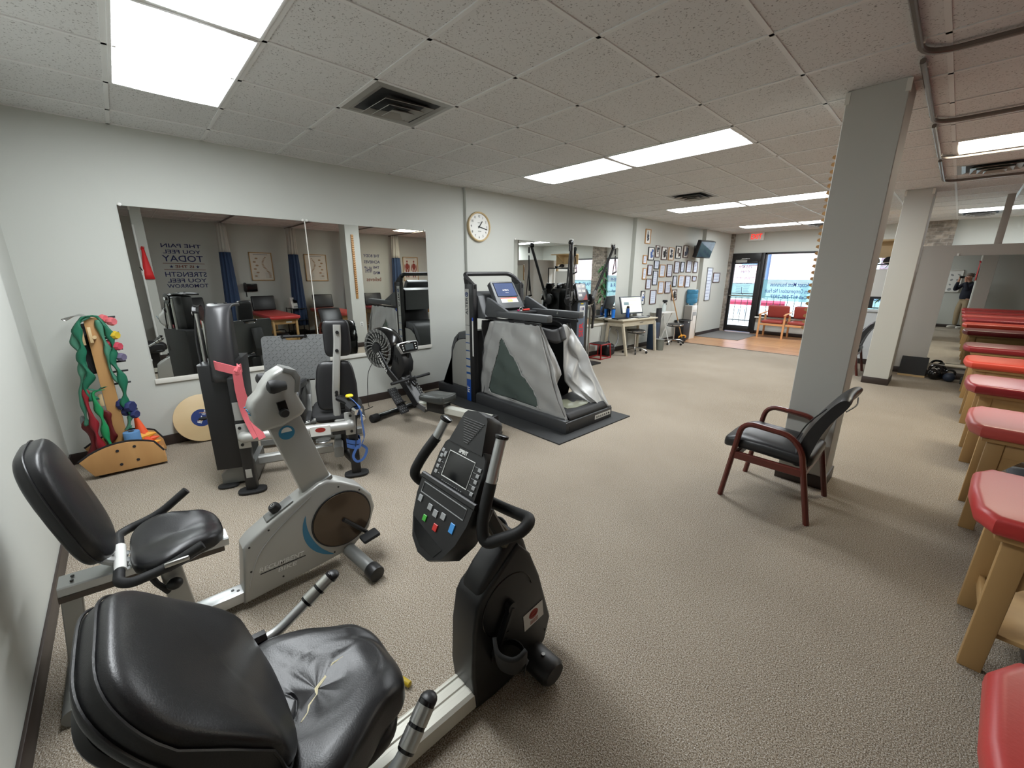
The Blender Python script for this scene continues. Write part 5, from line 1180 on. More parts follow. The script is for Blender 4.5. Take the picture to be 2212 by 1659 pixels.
# ============================================================ DESK CORNER
M_desk = mat('whitewashed_wood', (206,198,178), rough=.55, var=(14,(186,176,154),.3), stretch=(1,.2,1))
t = thing('desk', 'whitewashed wooden desk under the mirror by the cable trainer', 'desk', (.33,7.85,0))
obj('desktop', B().prism([(.07,7.22),(.50,7.22),(.635,8.40),(.16,8.40),(.16,8.06),(.07,8.06)], .715, .745, 'z', bev=.006), M_desk, t)
obj('apron', B().prism([(.10,7.30),(.47,7.30),(.585,8.36),(.17,8.36),(.17,8.05),(.10,8.05)], .60, .715, 'z', bev=.004), M_desk, t)
dw = obj('drawer', B().prism([(.47,7.42),(.482,7.42),(.585,8.36),(.573,8.36)], .61, .70, 'z', bev=.002), M_desk, t)
obj('drawer_handle', B().tube(fillet([(.525,7.84,.665),(.545,7.85,.665),(.555,7.95,.665),(.535,7.95,.665)], .01, n=4), .006, n=8), M_steel, dw)
for (x0,y0),(x1,y1) in (((.46,7.30),(.515,7.42)),((.58,8.36),(.60,8.46)),((.12,7.30),(.10,7.24)),((.22,8.32),(.20,8.38))): obj('leg', B().bar([(x0,y0,.66),(x1,y1,0)], .055, .05, up=(1,0,0), bev=.008), M_desk, t)
def tscreen(name):
    pass
t = thing('monitor', 'desktop monitor with a pale page on screen on the whitewashed desk', 'monitor', (.30,7.75,.745))
MM = Mx.Translation((.33,7.78,1.01)) @ Euler((0,rad(-16),rad(-14))).to_matrix().to_4x4()
mo = obj('screen_housing', B().box((0,0,0),(.035,.60,.36),bev=.008).xf(MM), mat('bezel_slate',(74,80,90),rough=.4), t)
sp = obj('screen', B().bx(.0178,.019,-.275,.275,-.155,.155).xf(MM), emis('monitor_page',(216,220,196),.55), mo)
b = B(); b.bx(.0192,.0196,-.26,.26,.085,.09).bx(.0192,.0196,-.26,.26,-.0,.004).bx(.0192,.0196,-.26,.26,-.07,-.066); obj('page_lines', b.xf(MM), M_btng, sp, smooth=0)
obj('page_picture', B().bx(.0192,.0197,-.22,-.08,.0,.06).xf(MM), mat('page_picture',(126,150,156),rough=.6), sp)
obj('stand', B().cyl((.30,7.78,.76),(.31,7.78,.90),.022,n=12), M_black, t); obj('stand_foot', B().cyl((.30,7.78,.745),(.30,7.78,.76),.11,n=24,bev=.004), M_black, t)
t = thing('water_bottle', 'blue drinking bottle standing on the desk before the monitor', 'bottle', (.37,7.60,.745))
obj('bottle_body', B().lathe([(0,.746),(.034,.746),(.036,.76),(.036,.93),(.028,.955),(0,.955)], (.37,7.60,0), n=20), mat('bottle_blue',(34,78,150),rough=.2), t); obj('bottle_cap', B().lathe([(0,.955),(.03,.955),(.03,.99),(.018,1.0),(0,1.0)], (.37,7.60,0), n=16), M_black, t); obj('spout', B().ell((.375,7.60,1.005),(.03,.04,.025)), M_white, t)
t = thing('tumbler', 'bright blue tumbler on the left end of the desk by the mirror', 'cup', (.14,7.42,.745))
obj('tumbler_body', B().cyl((.14,7.42,.746),(.14,7.42,.93),.034,.044,n=22), mat('tumbler_blue',(40,128,228),rough=.3), t); obj('tumbler_lid', B().cyl((.14,7.42,.93),(.14,7.42,.945),.045,n=22), M_black, t)
t = thing('keyboard', 'black keyboard tray lying along the front left of the desk', 'keyboard', (.33,7.42,.745)); obj('keyboard_body', B().box((.33,7.44,.756),(.17,.42,.02),rot=(0,0,rad(-6)),bev=.004), M_blackg, t); obj('keys', B().box((.33,7.44,.767),(.14,.38,.003),rot=(0,0,rad(-6))), M_rub, t)
solo('paper_stack', B().box((.20,7.40,.749),(.2,.3,.008),rot=(0,0,.2)), M_paper, 'stack of white papers at the back of the desk', 'papers', origin=(.2,7.4,.745))
solo('paper_sheet', B().box((.46,7.62,.747),(.1,.16,.003),rot=(0,0,-.3)), M_paper, 'loose white sheet on the desk beside the blue bottle', 'paper', origin=(.46,7.62,.745))
t = thing('laptop', 'dark laptop lying open-edged on the desk right of the bottle', 'laptop', (.42,7.98,.745)); obj('laptop_base', B().box((.43,7.98,.754),(.24,.34,.016),rot=(0,0,rad(-8)),bev=.004), mat('laptop_grey',(70,74,78),rough=.4), t); obj('laptop_lid', B().box((.43,7.98,.765),(.236,.336,.006),rot=(0,0,rad(-8)),bev=.002), M_btng, t)
solo('tissue_box', B().box((.26,8.17,.786),(.10,.22,.08),bev=.006), M_white, 'white tissue box on the desk behind the laptop', 'box', origin=(.24,8.15,.745))
solo('computer_mouse', B().pad((.47,8.28,.757),(.06,.11,.03),.7), M_black, 'black computer mouse on the right end of the desk', 'mouse', origin=(.47,8.28,.745))
t = thing('document_holder', 'thin dark document holder standing on the desk right of the monitor', 'document holder', (.24,8.33,.745)); obj('holder_plate', B().box((.24,8.33,.91),(.012,.06,.30),rot=(rad(14),rad(-6),0)), M_dgrey, t); obj('holder_foot', B().bx(.18,.30,8.30,8.38,.746,.76), M_dgrey, t)
# stools
def stool(x, y, z, lab, rot=0.):
    t = thing('stool', lab, 'stool', (x,y,0), rot, 'wheeled stools at the desk wall')
    ob = lambda n, b, m, p=None: obj(n, b, m, p or t, world=False)
    ob('seat', B().lathe([(0,z-.07),(.16,z-.07),(.195,z-.055),(.2,z-.03),(.19,z-.008),(.15,z),(0,z)], n=32), M_leather)
    ob('seat_rim', B().lathe([(.198,z-.045),(.204,z-.04),(.204,z-.025),(.198,z-.02)], n=32, cap=False), M_chrome)
    ob('gas_lift', B().cyl((0,0,.10),(0,0,z-.07),.018,n=12), M_chrome); ob('lift_lever', B().cyl((0,0,z-.09),(.16,.08,z-.12),.006), M_black)
    for k in range(5):
        a = 2*PI*k/5; c, s = math.cos(a), math.sin(a)
        lg = ob('base_arm', B().bar([(0,0,.115),(.16*c,.16*s,.10),(.25*c,.25*s,.065)], .035, .022, bev=.006), M_chrome)
        obj('caster', B().cyl((.255*c-.014*s,.255*s+.014*c,.026),(.255*c+.014*s,.255*s-.014*c,.026),.026,n=14,bev=.004), M_black, lg, world=False)
stool(.43, 7.88, .50, 'black round stool on chrome wheels under the desk', .3)
stool(.45, 9.63, .50, 'black round stool on chrome wheels beside the broom', .9)
# step stool
t = thing('plyo_box', 'small red metal step platform with black top on the carpet', 'step', (.26,6.83,0))
x0,x1,y0,y1 = .10,.415,6.66,7.0
obj('top', B().bx(x0+.02,x1-.02,y0+.02,y1-.02,.285,.305,bev=.004), M_rub, t)
b = B(); b.bar([(x0+.015,y0+.015,.288),(x1-.015,y0+.015,.288),(x1-.015,y1-.015,.288),(x0+.015,y1-.015,.288)], .022, .022, closed=True); obj('top_frame', b, M_red, t)
for x, y in ((x0,y0),(x1,y0),(x1,y1),(x0,y1)):
    cx, cy = (x0+x1)/2, (y0+y1)/2; obj('leg', B().bar([(x+(cx-x)*.1,y+(cy-y)*.1,.288),(x,y,.012)], .022, .022, up=(1,0,0)), M_red, t)
b = B(); b.bar([(x0,y0,.012),(x1,y0,.012),(x1,y1,.012),(x0,y1,.012)], .022, .022, closed=True); obj('base_frame', b, M_red, t)
# bag, hoses, heater under the desk
t = thing('backpack', 'black bag slumped on the carpet under the left end of the desk', 'bag', (.17,7.22,0)); obj('bag_body', B().pad((.19,7.20,.125),(.22,.30,.25),(.45,.6)), M_bag, t); obj('bag_pocket', B().pad((.29,7.20,.09),(.06,.2,.14),(.4,.6)), M_black, t); obj('bag_strap', B().tube(spline([(.18,7.10,.22),(.2,7.16,.28),(.2,7.24,.28),(.18,7.28,.22)],5),.01), M_black, t)
t = thing('hose', 'grey ribbed hose hanging from the desk to the carpet', 'hose', (.12,7.45,0)); obj('hose_loop', B().tube(spline([(.12,7.42,.60),(.11,7.36,.45),(.13,7.36,.25),(.18,7.46,.14),(.2,7.56,.25),(.18,7.6,.42),(.15,7.55,.5)], 8), .018, n=10), M_btng, t); obj('hose_end', B().cyl((.18,7.44,.03),(.18,7.46,.15),.028), M_silverd, t)
solo('power_cord', B().tube(spline([(.08,7.12,.60),(.075,7.12,.4),(.08,7.08,.2),(.1,7.04,.03)], 6), .005, n=6), M_dgrey, 'grey cable hanging down the wall left of the desk', 'cord', origin=(.08,7.1,.3)).name = 'cord'
# mats, bins, shelf, broom, cooler
solo('gym_mat', B().bx(.36,.54,8.50,8.72,.0,.60,bev=.02), mat('mat_navy',(34,52,74),rough=.4), 'dark blue gym mat standing at the right end of the desk', 'mat', origin=(.45,8.65,0))
solo('foam_mat', B().bx(.40,.46,8.74,8.90,.0,.90,bev=.006), M_rub, 'tall black foam panel standing behind the blue gym mat', 'mat', origin=(.43,8.82,0))
t = thing('wastebasket', 'small grey wastebasket in front of the blue gym mat', 'bin', (.63,8.60,0)); obj('basket', B().cyl((.64,8.60,.0),(.64,8.60,.24),.075,.09,n=20,cap=True), mat('basket_grey',(110,112,104),rough=.5), t); obj('basket_rim', B().tube([V((.64+.092*math.cos(a),8.60+.092*math.sin(a),.24)) for a in [2*PI*k/20 for k in range(20)]], .006, n=6, closed=True), M_btng, t)
t = thing('folding_table', 'small white folding table against the picture wall', 'table', (.33,9.22,0)); obj('tabletop', B().prism([(.16,8.93),(.44,8.93),(.52,9.03),(.52,9.45),(.16,9.45)], .775, .795, 'z', bev=.006), M_white, t)
for (a, c) in (((.44,9.02,.775),(.20,9.02,0)),((.20,9.04,.775),(.46,9.04,0)),((.46,9.40,.775),(.20,9.40,0)),((.20,9.42,.775),(.46,9.42,0))): obj('leg', B().cyl(a, c, .011, n=8), M_white, t)
t = thing('spray_bottle', 'clear spray bottle with black trigger on the white folding table', 'spray bottle', (.30,9.30,.795)); obj('bottle_body', B().lathe([(0,.796),(.045,.796),(.047,.82),(.045,.92),(.02,.98),(.015,1.0),(0,1.0)], (.30,9.30,0), n=18), mat('clear_plastic',(200,208,206),rough=.2), t)
b = B(); b.box((.31,9.30,1.035),(.11,.05,.05),bev=.012).cyl((.30,9.30,.985),(.30,9.30,1.02),.022); obj('trigger_head', b, M_black, t); obj('trigger', B().bar([(.335,9.30,1.02),(.35,9.30,.95)], .02, .012), M_black, t)
t = thing('broom', 'broom with pale handle and orange collar leaning by the pictures', 'broom', (.46,10.05,0))
obj('handle', B().cyl((.46,10.04,.14),(.17,9.76,1.40),.013,n=12), M_wood, t); obj('handle_joint', B().cyl((.383,9.966,.48),(.369,9.953,.54),.019,n=12), M_btng, t)
M_or = mat('broom_orange',(232,160,40),rough=.4)
b = B(); b.tube([V((.47+.02*math.cos(a),10.06+.15*math.cos(a),.135+.035*math.sin(a))) for a in [2*PI*k/28 for k in range(28)]], .014, n=8, closed=True).cyl((.465,10.045,.12),(.45,10.03,.2),.02); obj('collar', b, M_or, t)
b = B(); b.prism([(9.93,.125),(10.19,.125),(10.24,.0),(9.88,.0)], .445, .495, 'x', bev=.006); obj('bristles', b, mat('broom_bristle',(22,20,20),rough=.9,bump=(300,.6)), t)
t = thing('trash_can', 'black trash can behind the broom', 'bin', (.28,10.42,0)); obj('can_body', B().prism([(10.28,.0),(10.56,.0),(10.61,.50),(10.23,.50)], .17, .40, 'x', bev=.02), mat('can_black',(40,40,44),rough=.45), t); obj('can_rim', B().bar([(.165,10.22,.50),(.405,10.22,.50),(.405,10.62,.50),(.165,10.62,.50)], .02, .03, closed=True), M_black, t); obj('can_latch', B().ell((.41,10.48,.46),(.02,.06,.03)), M_label, t)
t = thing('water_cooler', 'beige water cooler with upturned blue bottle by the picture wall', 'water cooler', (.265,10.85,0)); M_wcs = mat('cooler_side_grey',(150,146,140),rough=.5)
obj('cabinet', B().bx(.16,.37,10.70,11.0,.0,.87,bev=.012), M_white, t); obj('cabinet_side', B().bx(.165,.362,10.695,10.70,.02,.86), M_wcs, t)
obj('tap_recess', B().bx(.366,.373,10.74,10.97,.48,.70,bev=.003), M_btng, t); obj('notice', B().bx(.3732,.375,10.79,10.97,.40,.60), M_paper, t); obj('top_panel', B().bx(.37,.376,10.72,10.98,.72,.85,bev=.003), M_white, t)
M_jug = mat('blue_water_jug',(96,170,214),rough=.12,trans=.6); bsdf(M_jug).inputs['IOR'].default_value = 1.2
obj('water_jug', B().lathe([(0,.87),(.05,.87),(.06,.90),(.12,.925),(.138,.95),(.138,1.02),(.128,1.04),(.138,1.06),(.138,1.14),(.128,1.16),(.138,1.18),(.138,1.24),(.12,1.265),(0,1.265)], (.265,10.85,0), n=32), M_jug, t); obj('jug_base', B().lathe([(.10,1.262),(.12,1.268),(.12,1.275),(.0,1.275)], (.265,10.85,0), n=28), M_white, t)
t = thing('cup_dispenser', 'stack of paper cups in a tube beside the water cooler', 'dispenser', (.22,11.2,0)); obj('tube', B().cyl((.22,11.2,.0),(.22,11.2,.62),.05,n=16), M_brown, t); obj('cups', B().cyl((.22,11.2,.62),(.22,11.2,.98),.045,.04,n=16), M_paper, t); obj('cup_rim', B().tube([V((.22+.05*math.cos(a),11.2+.05*math.sin(a),.99)) for a in [2*PI*k/14 for k in range(14)]], .014, n=6, closed=True), M_brown, t)
# ============================================================ PICTURE WALL
FR = [(8.75,2.08,.26,.28),(9.03,2.14,.18,.26),(9.35,2.11,.26,.29),(9.69,2.11,.26,.29),(10.05,2.16,.27,.29),(10.45,2.19,.27,.29),(8.5,1.95,.17,.18),(8.75,1.73,.20,.23),(9.04,1.85,.23,.19),(9.33,1.72,.26,.28),(9.69,1.73,.27,.29),(10.05,1.81,.26,.28),(10.35,1.82,.20,.25),(10.72,1.84,.29,.29),(11.1,1.83,.24,.28),(8.53,1.65,.16,.24),(9.02,1.56,.22,.32),(8.74,1.43,.22,.23),(9.34,1.34,.26,.28),(9.69,1.34,.28,.28),(10.01,1.48,.20,.26),(10.37,1.48,.30,.28),(10.73,1.47,.28,.29),(11.11,1.54,.24,.13),(8.54,1.13,.17,.3),(9.0,1.13,.28,.32),(10.06,1.15,.26,.26),(8.55,2.43,.22,.3)]
NM = ['photo of a blue figure in a pale frame, left end of the top row','narrow framed photo, second in the top row','framed photo of a group, third in the top row','framed portrait with dark hair, fourth in the top row','framed dark sketch, fifth in the top row','framed photo with black shape nearest the television','small pale certificate at the left end, just under the top row','pale certificate left of the black gap, second row','small certificate in the second row under the narrow photo','wide certificate in the second row, left of the centre pair','wide certificate in the second row, right of the centre pair','certificate in the second row below the dark sketch','narrow certificate in the second row','certificate in the second row below the photo nearest the television','dark framed certificate at the right end of the second row','tall certificate at the left end of the second row','tall certificate leaning down between second and third rows','certificate at the left of the third row','certificate in the third row, left of the lower pair','certificate in the third row, right of the lower pair','narrow certificate above the broom handle','wide certificate above the water jug','certificate right of the one above the water jug','small white sheet at the right end of the third row','framed photo at the left end of the bottom row','framed certificate in the bottom row left of the spray bottle','framed blue picture in the bottom row behind the broom handle','framed poster of a dark statue alone above all the rows']
M_ph = [mat('photo_tone_%d' % k, c, rough=.5) for k, c in enumerate(((96,120,176),(90,96,110),(110,100,96),(70,76,90),(60,58,58),(52,56,62)))]
M_cert = mat('certificate_paper',(214,222,236),rough=.6); M_cline = mat('certificate_print',(150,160,190),rough=.6)
for i, (y, z, w, h) in enumerate(FR):
    ph = i < 6 or i >= 26 or i == 24
    t = thing('picture_frame', NM[i], 'picture', (.14,y,z), 0, 'framed pictures on the far left wall')
    b = B(); 
    for q in ((y-w/2,y-w/2+.016,z-h/2,z+h/2),(y+w/2-.016,y+w/2,z-h/2,z+h/2),(y-w/2+.016,y+w/2-.016,z-h/2,z-h/2+.016),(y-w/2+.016,y+w/2-.016,z+h/2-.016,z+h/2)): b.bx(.141,.162,*q,bev=.002)
    obj('frame', b, (M_dkwood if i % 3 else M_wood) if i % 4 else M_black, t)
    pr = obj('print', B().bx(.141,.150,y-w/2+.014,y+w/2-.014,z-h/2+.014,z+h/2-.014), M_paper if ph else M_cert, t)
    random.seed(i); b = B()
    if ph:
        for k in range(3): b.cyl((.1502,y+random.uniform(-.2,.2)*w,z+(.22-.2*k)*h),(.151,y+random.uniform(-.15,.15)*w,z+(.22-.2*k)*h),w*random.uniform(.10,.2),n=9)
        obj('image', b, M_ph[(i*5) % 6], pr, smooth=0)
    else:
        for k in range(5): b.bx(.1502,.1508,y-w*.28+.01*(k%2),y+w*.28-.012*(k%3),z+h*(.28-.13*k),z+h*(.28-.13*k)+.008)
        obj('image', b, M_cline, pr, smooth=0)
# television
t = thing('television', 'black television tilted down on a wall arm above the pictures', 'television', (.16,10.95,2.25))
TMx = Mx.Translation((.44,10.86,2.25)) @ Euler((0,rad(17),rad(-10))).to_matrix().to_4x4()
h = obj('housing', B().box((-.02,0,0),(.10,.62,.42),bev=.012).xf(TMx), M_black, t); obj('screen', B().bx(.0305,.032,-.285,.285,-.18,.185).xf(TMx), mat('tv_screen',(14,16,20),rough=.05,spec=.8), h)
obj('wall_arm', B().bar([(.15,11.0,2.26),(.26,10.95,2.26),(.38,10.88,2.255)], .05, .05), M_black, t); obj('wall_plate', B().bx(.14,.155,10.93,11.07,2.16,2.36), M_black, t)
# notices on the last pilaster
for i, (y0,y1,z0,z1,lab) in enumerate(((11.65,12.01,.95,1.835,'tall framed notice board on the pilaster by the front door'),(12.09,12.55,1.43,1.70,'small framed notice right of the tall notice board'))):
    t = thing('notice_frame', lab, 'notice', (.24,(y0+y1)/2,(z0+z1)/2)); b = B()
    for q in ((y0,y0+.02,z0,z1),(y1-.02,y1,z0,z1),(y0,y1,z0,z0+.02),(y0,y1,z1-.02,z1)): b.bx(.241,.26,*q,bev=.002)
    obj('frame', b, M_silverd if i == 0 else M_dkwood, t); obj('sheet', B().bx(.241,.248,y0+.01,y1-.01,z0+.01,z1-.01), M_cert, t); b = B()
    for k in range(9 if i == 0 else 3): b.bx(.248,.249,y0+.05,y1-.05-.03*(k%3),z1-.1-.085*k,z1-.085-.085*k)
    obj('print', b, M_cline, t, smooth=0)
# exit sign
t = thing('exit_sign', 'lit exit sign with red letters over the front door', 'sign', (.86,13.17,2.67))
obj('sign_case', B().bx(.68,1.06,13.12,13.198,2.56,2.775,bev=.01), M_white, t); obj('sign_letters', B().text('EXIT', (.87,13.1185,2.665), (1,0,0), (0,0,1), .19, bold=.002, fit=.27), emis('exit_red',(255,40,30),.9), t, smooth=0)
# waiting chairs
M_bvinyl = mat('burgundy_vinyl',(142,58,50),rough=.4); M_chw = mat('honey_wood',(206,150,100),rough=.4)
for i, (x, lab) in enumerate(((1.74,'burgundy waiting chair with honey wood frame nearest the front door'),(2.36,'burgundy waiting chair half hidden by the near column'))):
    t = thing('waiting_chair', lab, 'chair', (x,12.75,0), 0, 'burgundy waiting chairs by the window')
    obj('seat', B().pad((x,12.72,.43),(.52,.50,.09),(.2,.5)), M_bvinyl, t); obj('backrest', B().pad((x,13.0,.68),(.52,.33,.07),(.2,.5),(PI/2+rad(10),0,0)), M_bvinyl, t)
    for s in (-1,1):
        if i and s < 0: continue
        X = x+s*.29
        obj('front_leg', B().bar([(X,12.50,.62),(X,12.47,0)], .035, .045, up=(1,0,0)), M_chw, t); obj('rear_leg', B().bar([(X,12.96,.60),(X,13.0,0)], .035, .045, up=(1,0,0)), M_chw, t)
        obj('armrest', B().bar(spline([(X,12.44,.62),(X,12.6,.64),(X,12.85,.65),(X,13.04,.67)], 4), .055, .028, bev=.008), M_chw, t)
    obj('front_rail', B().bar([(x-.29,12.49,.36),(x+.29,12.49,.36)], .03, .05), M_chw, t); obj('rear_rail', B().bar([(x-.29,12.97,.40),(x+.29,12.97,.40)], .03, .05), M_chw, t)
# ============================================================ SEEN IN THE MIRRORS: RIGHT WALL, BACK WALL
def decal(lines, x, yc, m, label, nm='wall_lettering'):
    t = thing(nm, label, 'wall lettering', (x, yc, 1.7))
    for i, (txt, z, sz, fit, mm, dy) in enumerate(lines):
        obj('lettering_line', B().text(txt, (x, yc+dy, z), (0,-1,0), (0,0,1), sz, fit=fit, bold=.0015, depth=.002), mm or m, t, smooth=0)
    return t
M_rust = mat('rust_lettering', (120,60,40), rough=.6)
t = decal([('THE PAIN',2.215,.115,.72,None,0),('YOU FEEL',2.085,.11,.68,None,0),('TODAY',1.935,.19,.74,None,0),('IS THE',1.765,.08,.34,M_rust,0),('STRENGTH',1.59,.15,.76,None,0),('YOU FEEL',1.455,.12,.72,None,0),('TOMORROW',1.335,.115,.76,None,0)], 7.297, 1.19, M_navyink, 'navy and rust motto about pain and strength on the wall above the nearest table')
for z in (1.835,1.70): obj('rule', B().bx(7.294,7.298,.81,1.57,z-.005,z+.005), M_rust, t)
for y in (.95,1.43): obj('star', B().rings([[V((7.294+.003*j,y+(.04 if k%2==0 else .016)*math.sin(PI*k/5),1.765+(.04 if k%2==0 else .016)*math.cos(PI*k/5))) for k in range(10)] for j in (0,1)]), M_navyink, t, smooth=0)
decal([('THE BODY',2.15,.12,.50,None,0),('ACHIEVES',1.975,.12,.50,None,0),('WHAT',1.74,.26,.24,None,-.13),('THE',1.82,.11,.20,None,.12),('MIND',1.66,.12,.22,None,.12),('believes',1.47,.16,.46,M_rust,.02)], 7.297, 5.70, M_navyink, 'navy motto about body and mind on the wall above the fourth table')
M_chart = mat('chart_paper', (214,208,196), rough=.6); M_bone = mat('chart_bone', (168,140,110), rough=.7); M_musc = mat('chart_muscle', (140,60,50), rough=.7)
for k, (y0,y1,z0,z1,lab) in enumerate(((2.49,3.0,1.45,2.14,'framed spine anatomy chart above the second table'),(3.78,4.36,1.43,2.14,'framed spine anatomy chart above the third table'),(6.72,7.26,1.42,2.16,'framed chart of two red muscle figures above the fifth table'))):
    t = thing('anatomy_chart', lab, 'poster', (7.3,(y0+y1)/2,(z0+z1)/2), 0, 'anatomy charts'); yc, zc = (y0+y1)/2, (z0+z1)/2
    b = B()
    for q in ((y0,y0+.02,z0,z1),(y1-.02,y1,z0,z1),(y0,y1,z0,z0+.02),(y0,y1,z1-.02,z1)): b.bx(7.275,7.299,*q,bev=.002)
    obj('frame', b, M_bedwood, t); sh = obj('sheet', B().bx(7.289,7.299,y0+.01,y1-.01,z0+.01,z1-.01), M_chart, t)
    b = B()
    if k < 2:
        s = 1 if k else -1
        for i in range(15): a = i/14; b.ell((7.288,yc+s*(-.10+.07*math.sin(a*5)),z1-.12-a*.48),(.004,.045+.02*a,.022))
        for i in range(6): b.ell((7.288,yc+s*(.10+.05*(i%2)),z1-.15-.085*i),(.003,.07,.04))
    else:
        for c in (-.12,.12):
            b.ell((7.288,yc+c,z1-.14),(.004,.05,.07)); b.ell((7.288,yc+c,z1-.29),(.004,.13,.2)); 
            for s in (-1,1): b.ell((7.288,yc+c+s*.035,z1-.50),(.004,.05,.28)); b.ell((7.288,yc+c+s*.085,z1-.33),(.004,.03,.22))
    obj('figure', b, M_bone if k < 2 else M_musc, sh); b = B().bx(7.287,7.289,yc-.16,yc+.16,z1-.06,z1-.045)
    for i in range(6): b.bx(7.287,7.289,yc-.2,yc-.08,z0+.06+.03*i,z0+.066+.03*i).bx(7.287,7.289,yc+.06,yc+.2,z0+.06+.03*i,z0+.066+.03*i)
    obj('chart_text', b, M_btng, sh, smooth=0)
# gathered cubicle curtains: white mesh top, blue cloth below
M_curt = mat('navy_curtain', (52,72,104), rough=.8); M_net = mat('curtain_mesh', (206,204,196), rough=.9, alpha=.85)
for k, (y, lab) in enumerate(((1.95,'between the nearest two tables'),(3.42,'between the second and third tables'),(4.87,'between the third and fourth tables'),(6.31,'between the fourth and fifth tables'))):
    t = thing('cubicle_curtain', 'gathered navy curtain with white mesh top '+lab, 'curtain', (6.95,y,1.5), 0, 'gathered cubicle curtains')
    def cur(z0, z1, r0, r1):
        def f(u, v):
            a = 2*PI*u; r = r0+(r1-r0)*v; rr = r*(1+.16*math.sin(9*a+2*v)); return V((6.95+rr*1.3*math.cos(a), y+rr*math.sin(a), z0+(z1-z0)*v))
        return B().grid(f, 72, 6)
    solidify(obj('curtain_cloth', cur(.30,2.10,.155,.10), M_curt, t, smooth=80), .004); solidify(obj('curtain_mesh', cur(2.10,2.735,.10,.085), M_net, t, smooth=80), .003)
    for i in range(4): obj('curtain_ring', B().cyl((6.86+.06*i,y,2.70),(6.86+.06*i,y,2.735),.01,n=8), M_steel, t)
# wall phone, cart with stimulator
t = thing('wall_phone', 'black phone panel on the wall above the second table', 'phone', (7.3,2.42,1.27)); ph = obj('phone_body', B().box((7.25,2.42,1.28),(.06,.30,.19),rot=(0,rad(-12),0),bev=.015), M_blackg, t); obj('handset', B().box((7.22,2.30,1.30),(.05,.06,.21),rot=(0,rad(-12),0),bev=.015), M_black, t); obj('phone_screen', B().box((7.216,2.46,1.31),(.004,.13,.045),rot=(0,rad(-12),0)), M_cert, ph); obj('phone_arm', B().cyl((7.29,2.32,1.18),(7.29,2.32,1.05),.01), M_black, t)
t = thing('cart', 'black wire cart between the second and third tables carrying a device', 'cart', (6.9,3.33,0))
for x in (6.70,7.12):
    for y in (3.14,3.52): obj('cart_post', B().cyl((x,y,.0),(x,y,.76),.012,n=8), M_black, t)
for z in (.16,.45,.75): obj('cart_shelf', B().bx(6.69,7.13,3.13,3.53,z-.012,z,bev=.004), M_black, t)
t = thing('stimulator', 'white therapy device with a dark screen on the black cart', 'device', (6.92,3.31,.75)); d_ = obj('device_body', B().prism([(6.80,.751),(6.80,.82),(6.90,1.02),(7.02,1.02),(7.02,.751)], 3.19, 3.44, 'y', bev=.02), M_white, t); obj('device_screen', B().box((6.842,3.315,.93),(.01,.14,.1),rot=(0,rad(27),0)), M_blackg, d_); obj('device_keys', B().box((6.798,3.315,.79),(.006,.16,.04)), M_btng, d_)
# finger ladder and outlet on the near column
t = thing('finger_ladder', 'notched wooden finger ladder fixed to the near column side', 'finger ladder', (4.215,3.85,1.76)); fl = obj('ladder_strip', B().bx(4.195,4.215,3.825,3.875,1.09,2.44,bev=.003), M_wood, t)
for k in range(27): obj('notch', B().prism([(4.196,1.20+.046*k),(4.172,1.212+.046*k),(4.176,1.226+.046*k),(4.196,1.232+.046*k)], 3.828, 3.872, 'y'), M_wood, fl)
t = thing('outlet', 'white wall outlet low on the near column side', 'outlet', (4.215,3.90,.51)); op = obj('cover_plate', B().bx(4.208,4.215,3.865,3.935,.455,.565,bev=.003), M_white, t)
for z in (.49,.53): obj('socket', B().bx(4.206,4.2085,3.885,3.915,z-.014,z+.014), M_btng, op)
# red band, hook and white tube on the column by the photographer
t = thing('resistance_band', 'red exercise band hanging from a hook on the column beside the photographer', 'exercise band', (5.30,.44,2.05))
solidify(obj('band', B().rings([[V((5.285,.43-w,2.05-.09*k)),V((5.27,.435,2.05-.09*k)),V((5.285,.44+w*1.2,2.05-.09*k))] for k, w in enumerate((.012,.02,.03,.04,.05,.06,.07))], closed_ring=False, cap=False), mat('band_red',(226,40,44),rough=.5), t), .004)
obj('band_top', B().tube(spline([(5.30,.42,2.03),(5.275,.43,2.07),(5.27,.46,2.06)], 4), .016, n=8), mat('band_red_b',(200,36,40),rough=.5), t); obj('wall_hook', B().tube(spline([(5.31,.44,2.06),(5.27,.44,2.06),(5.255,.44,2.08)], 4), .006, n=6), M_steel, t)
t = thing('conduit', 'white conduit running down the column beside the photographer', 'conduit', (5.30,.372,1.4)); obj('pipe', B().cyl((5.295,.372,.1),(5.295,.372,2.45),.018,n=12), M_white, t); obj('pipe_hook', B().tube(spline([(5.29,.372,1.66),(5.25,.36,1.68),(5.22,.34,1.72)], 4), .008, n=6), M_black, t); obj('pipe_box', B().bx(5.28,5.31,.35,.40,1.58,1.68,bev=.005), M_white, t)
# poster on the back wall
t = thing('wall_poster', 'grey exercise poster in a pale frame on the wall behind the photographer', 'poster', (4.68,-.5,1.48)); b = B()
for q in ((4.35,4.375,1.13,1.83),(4.985,5.01,1.13,1.83)): b.bx(q[0],q[1],-.498,-.478,q[2],q[3],bev=.002)
for z in (1.13,1.805): b.bx(4.35,5.01,-.498,-.478,z,z+.025,bev=.002)
obj('frame', b, M_trimw, t); sh = obj('sheet', B().bx(4.36,5.0,-.498,-.488,1.14,1.82), M_paper, t); random.seed(5); b = B()
for k in range(16): b.ell((4.44+.16*(k%4)+random.uniform(-.02,.02),-.4875,1.22+.15*(k//4)),(random.uniform(.05,.12),.002,random.uniform(.04,.09)),rot=(0,random.uniform(-1,1),0))
obj('figures', b, M_btng, sh)
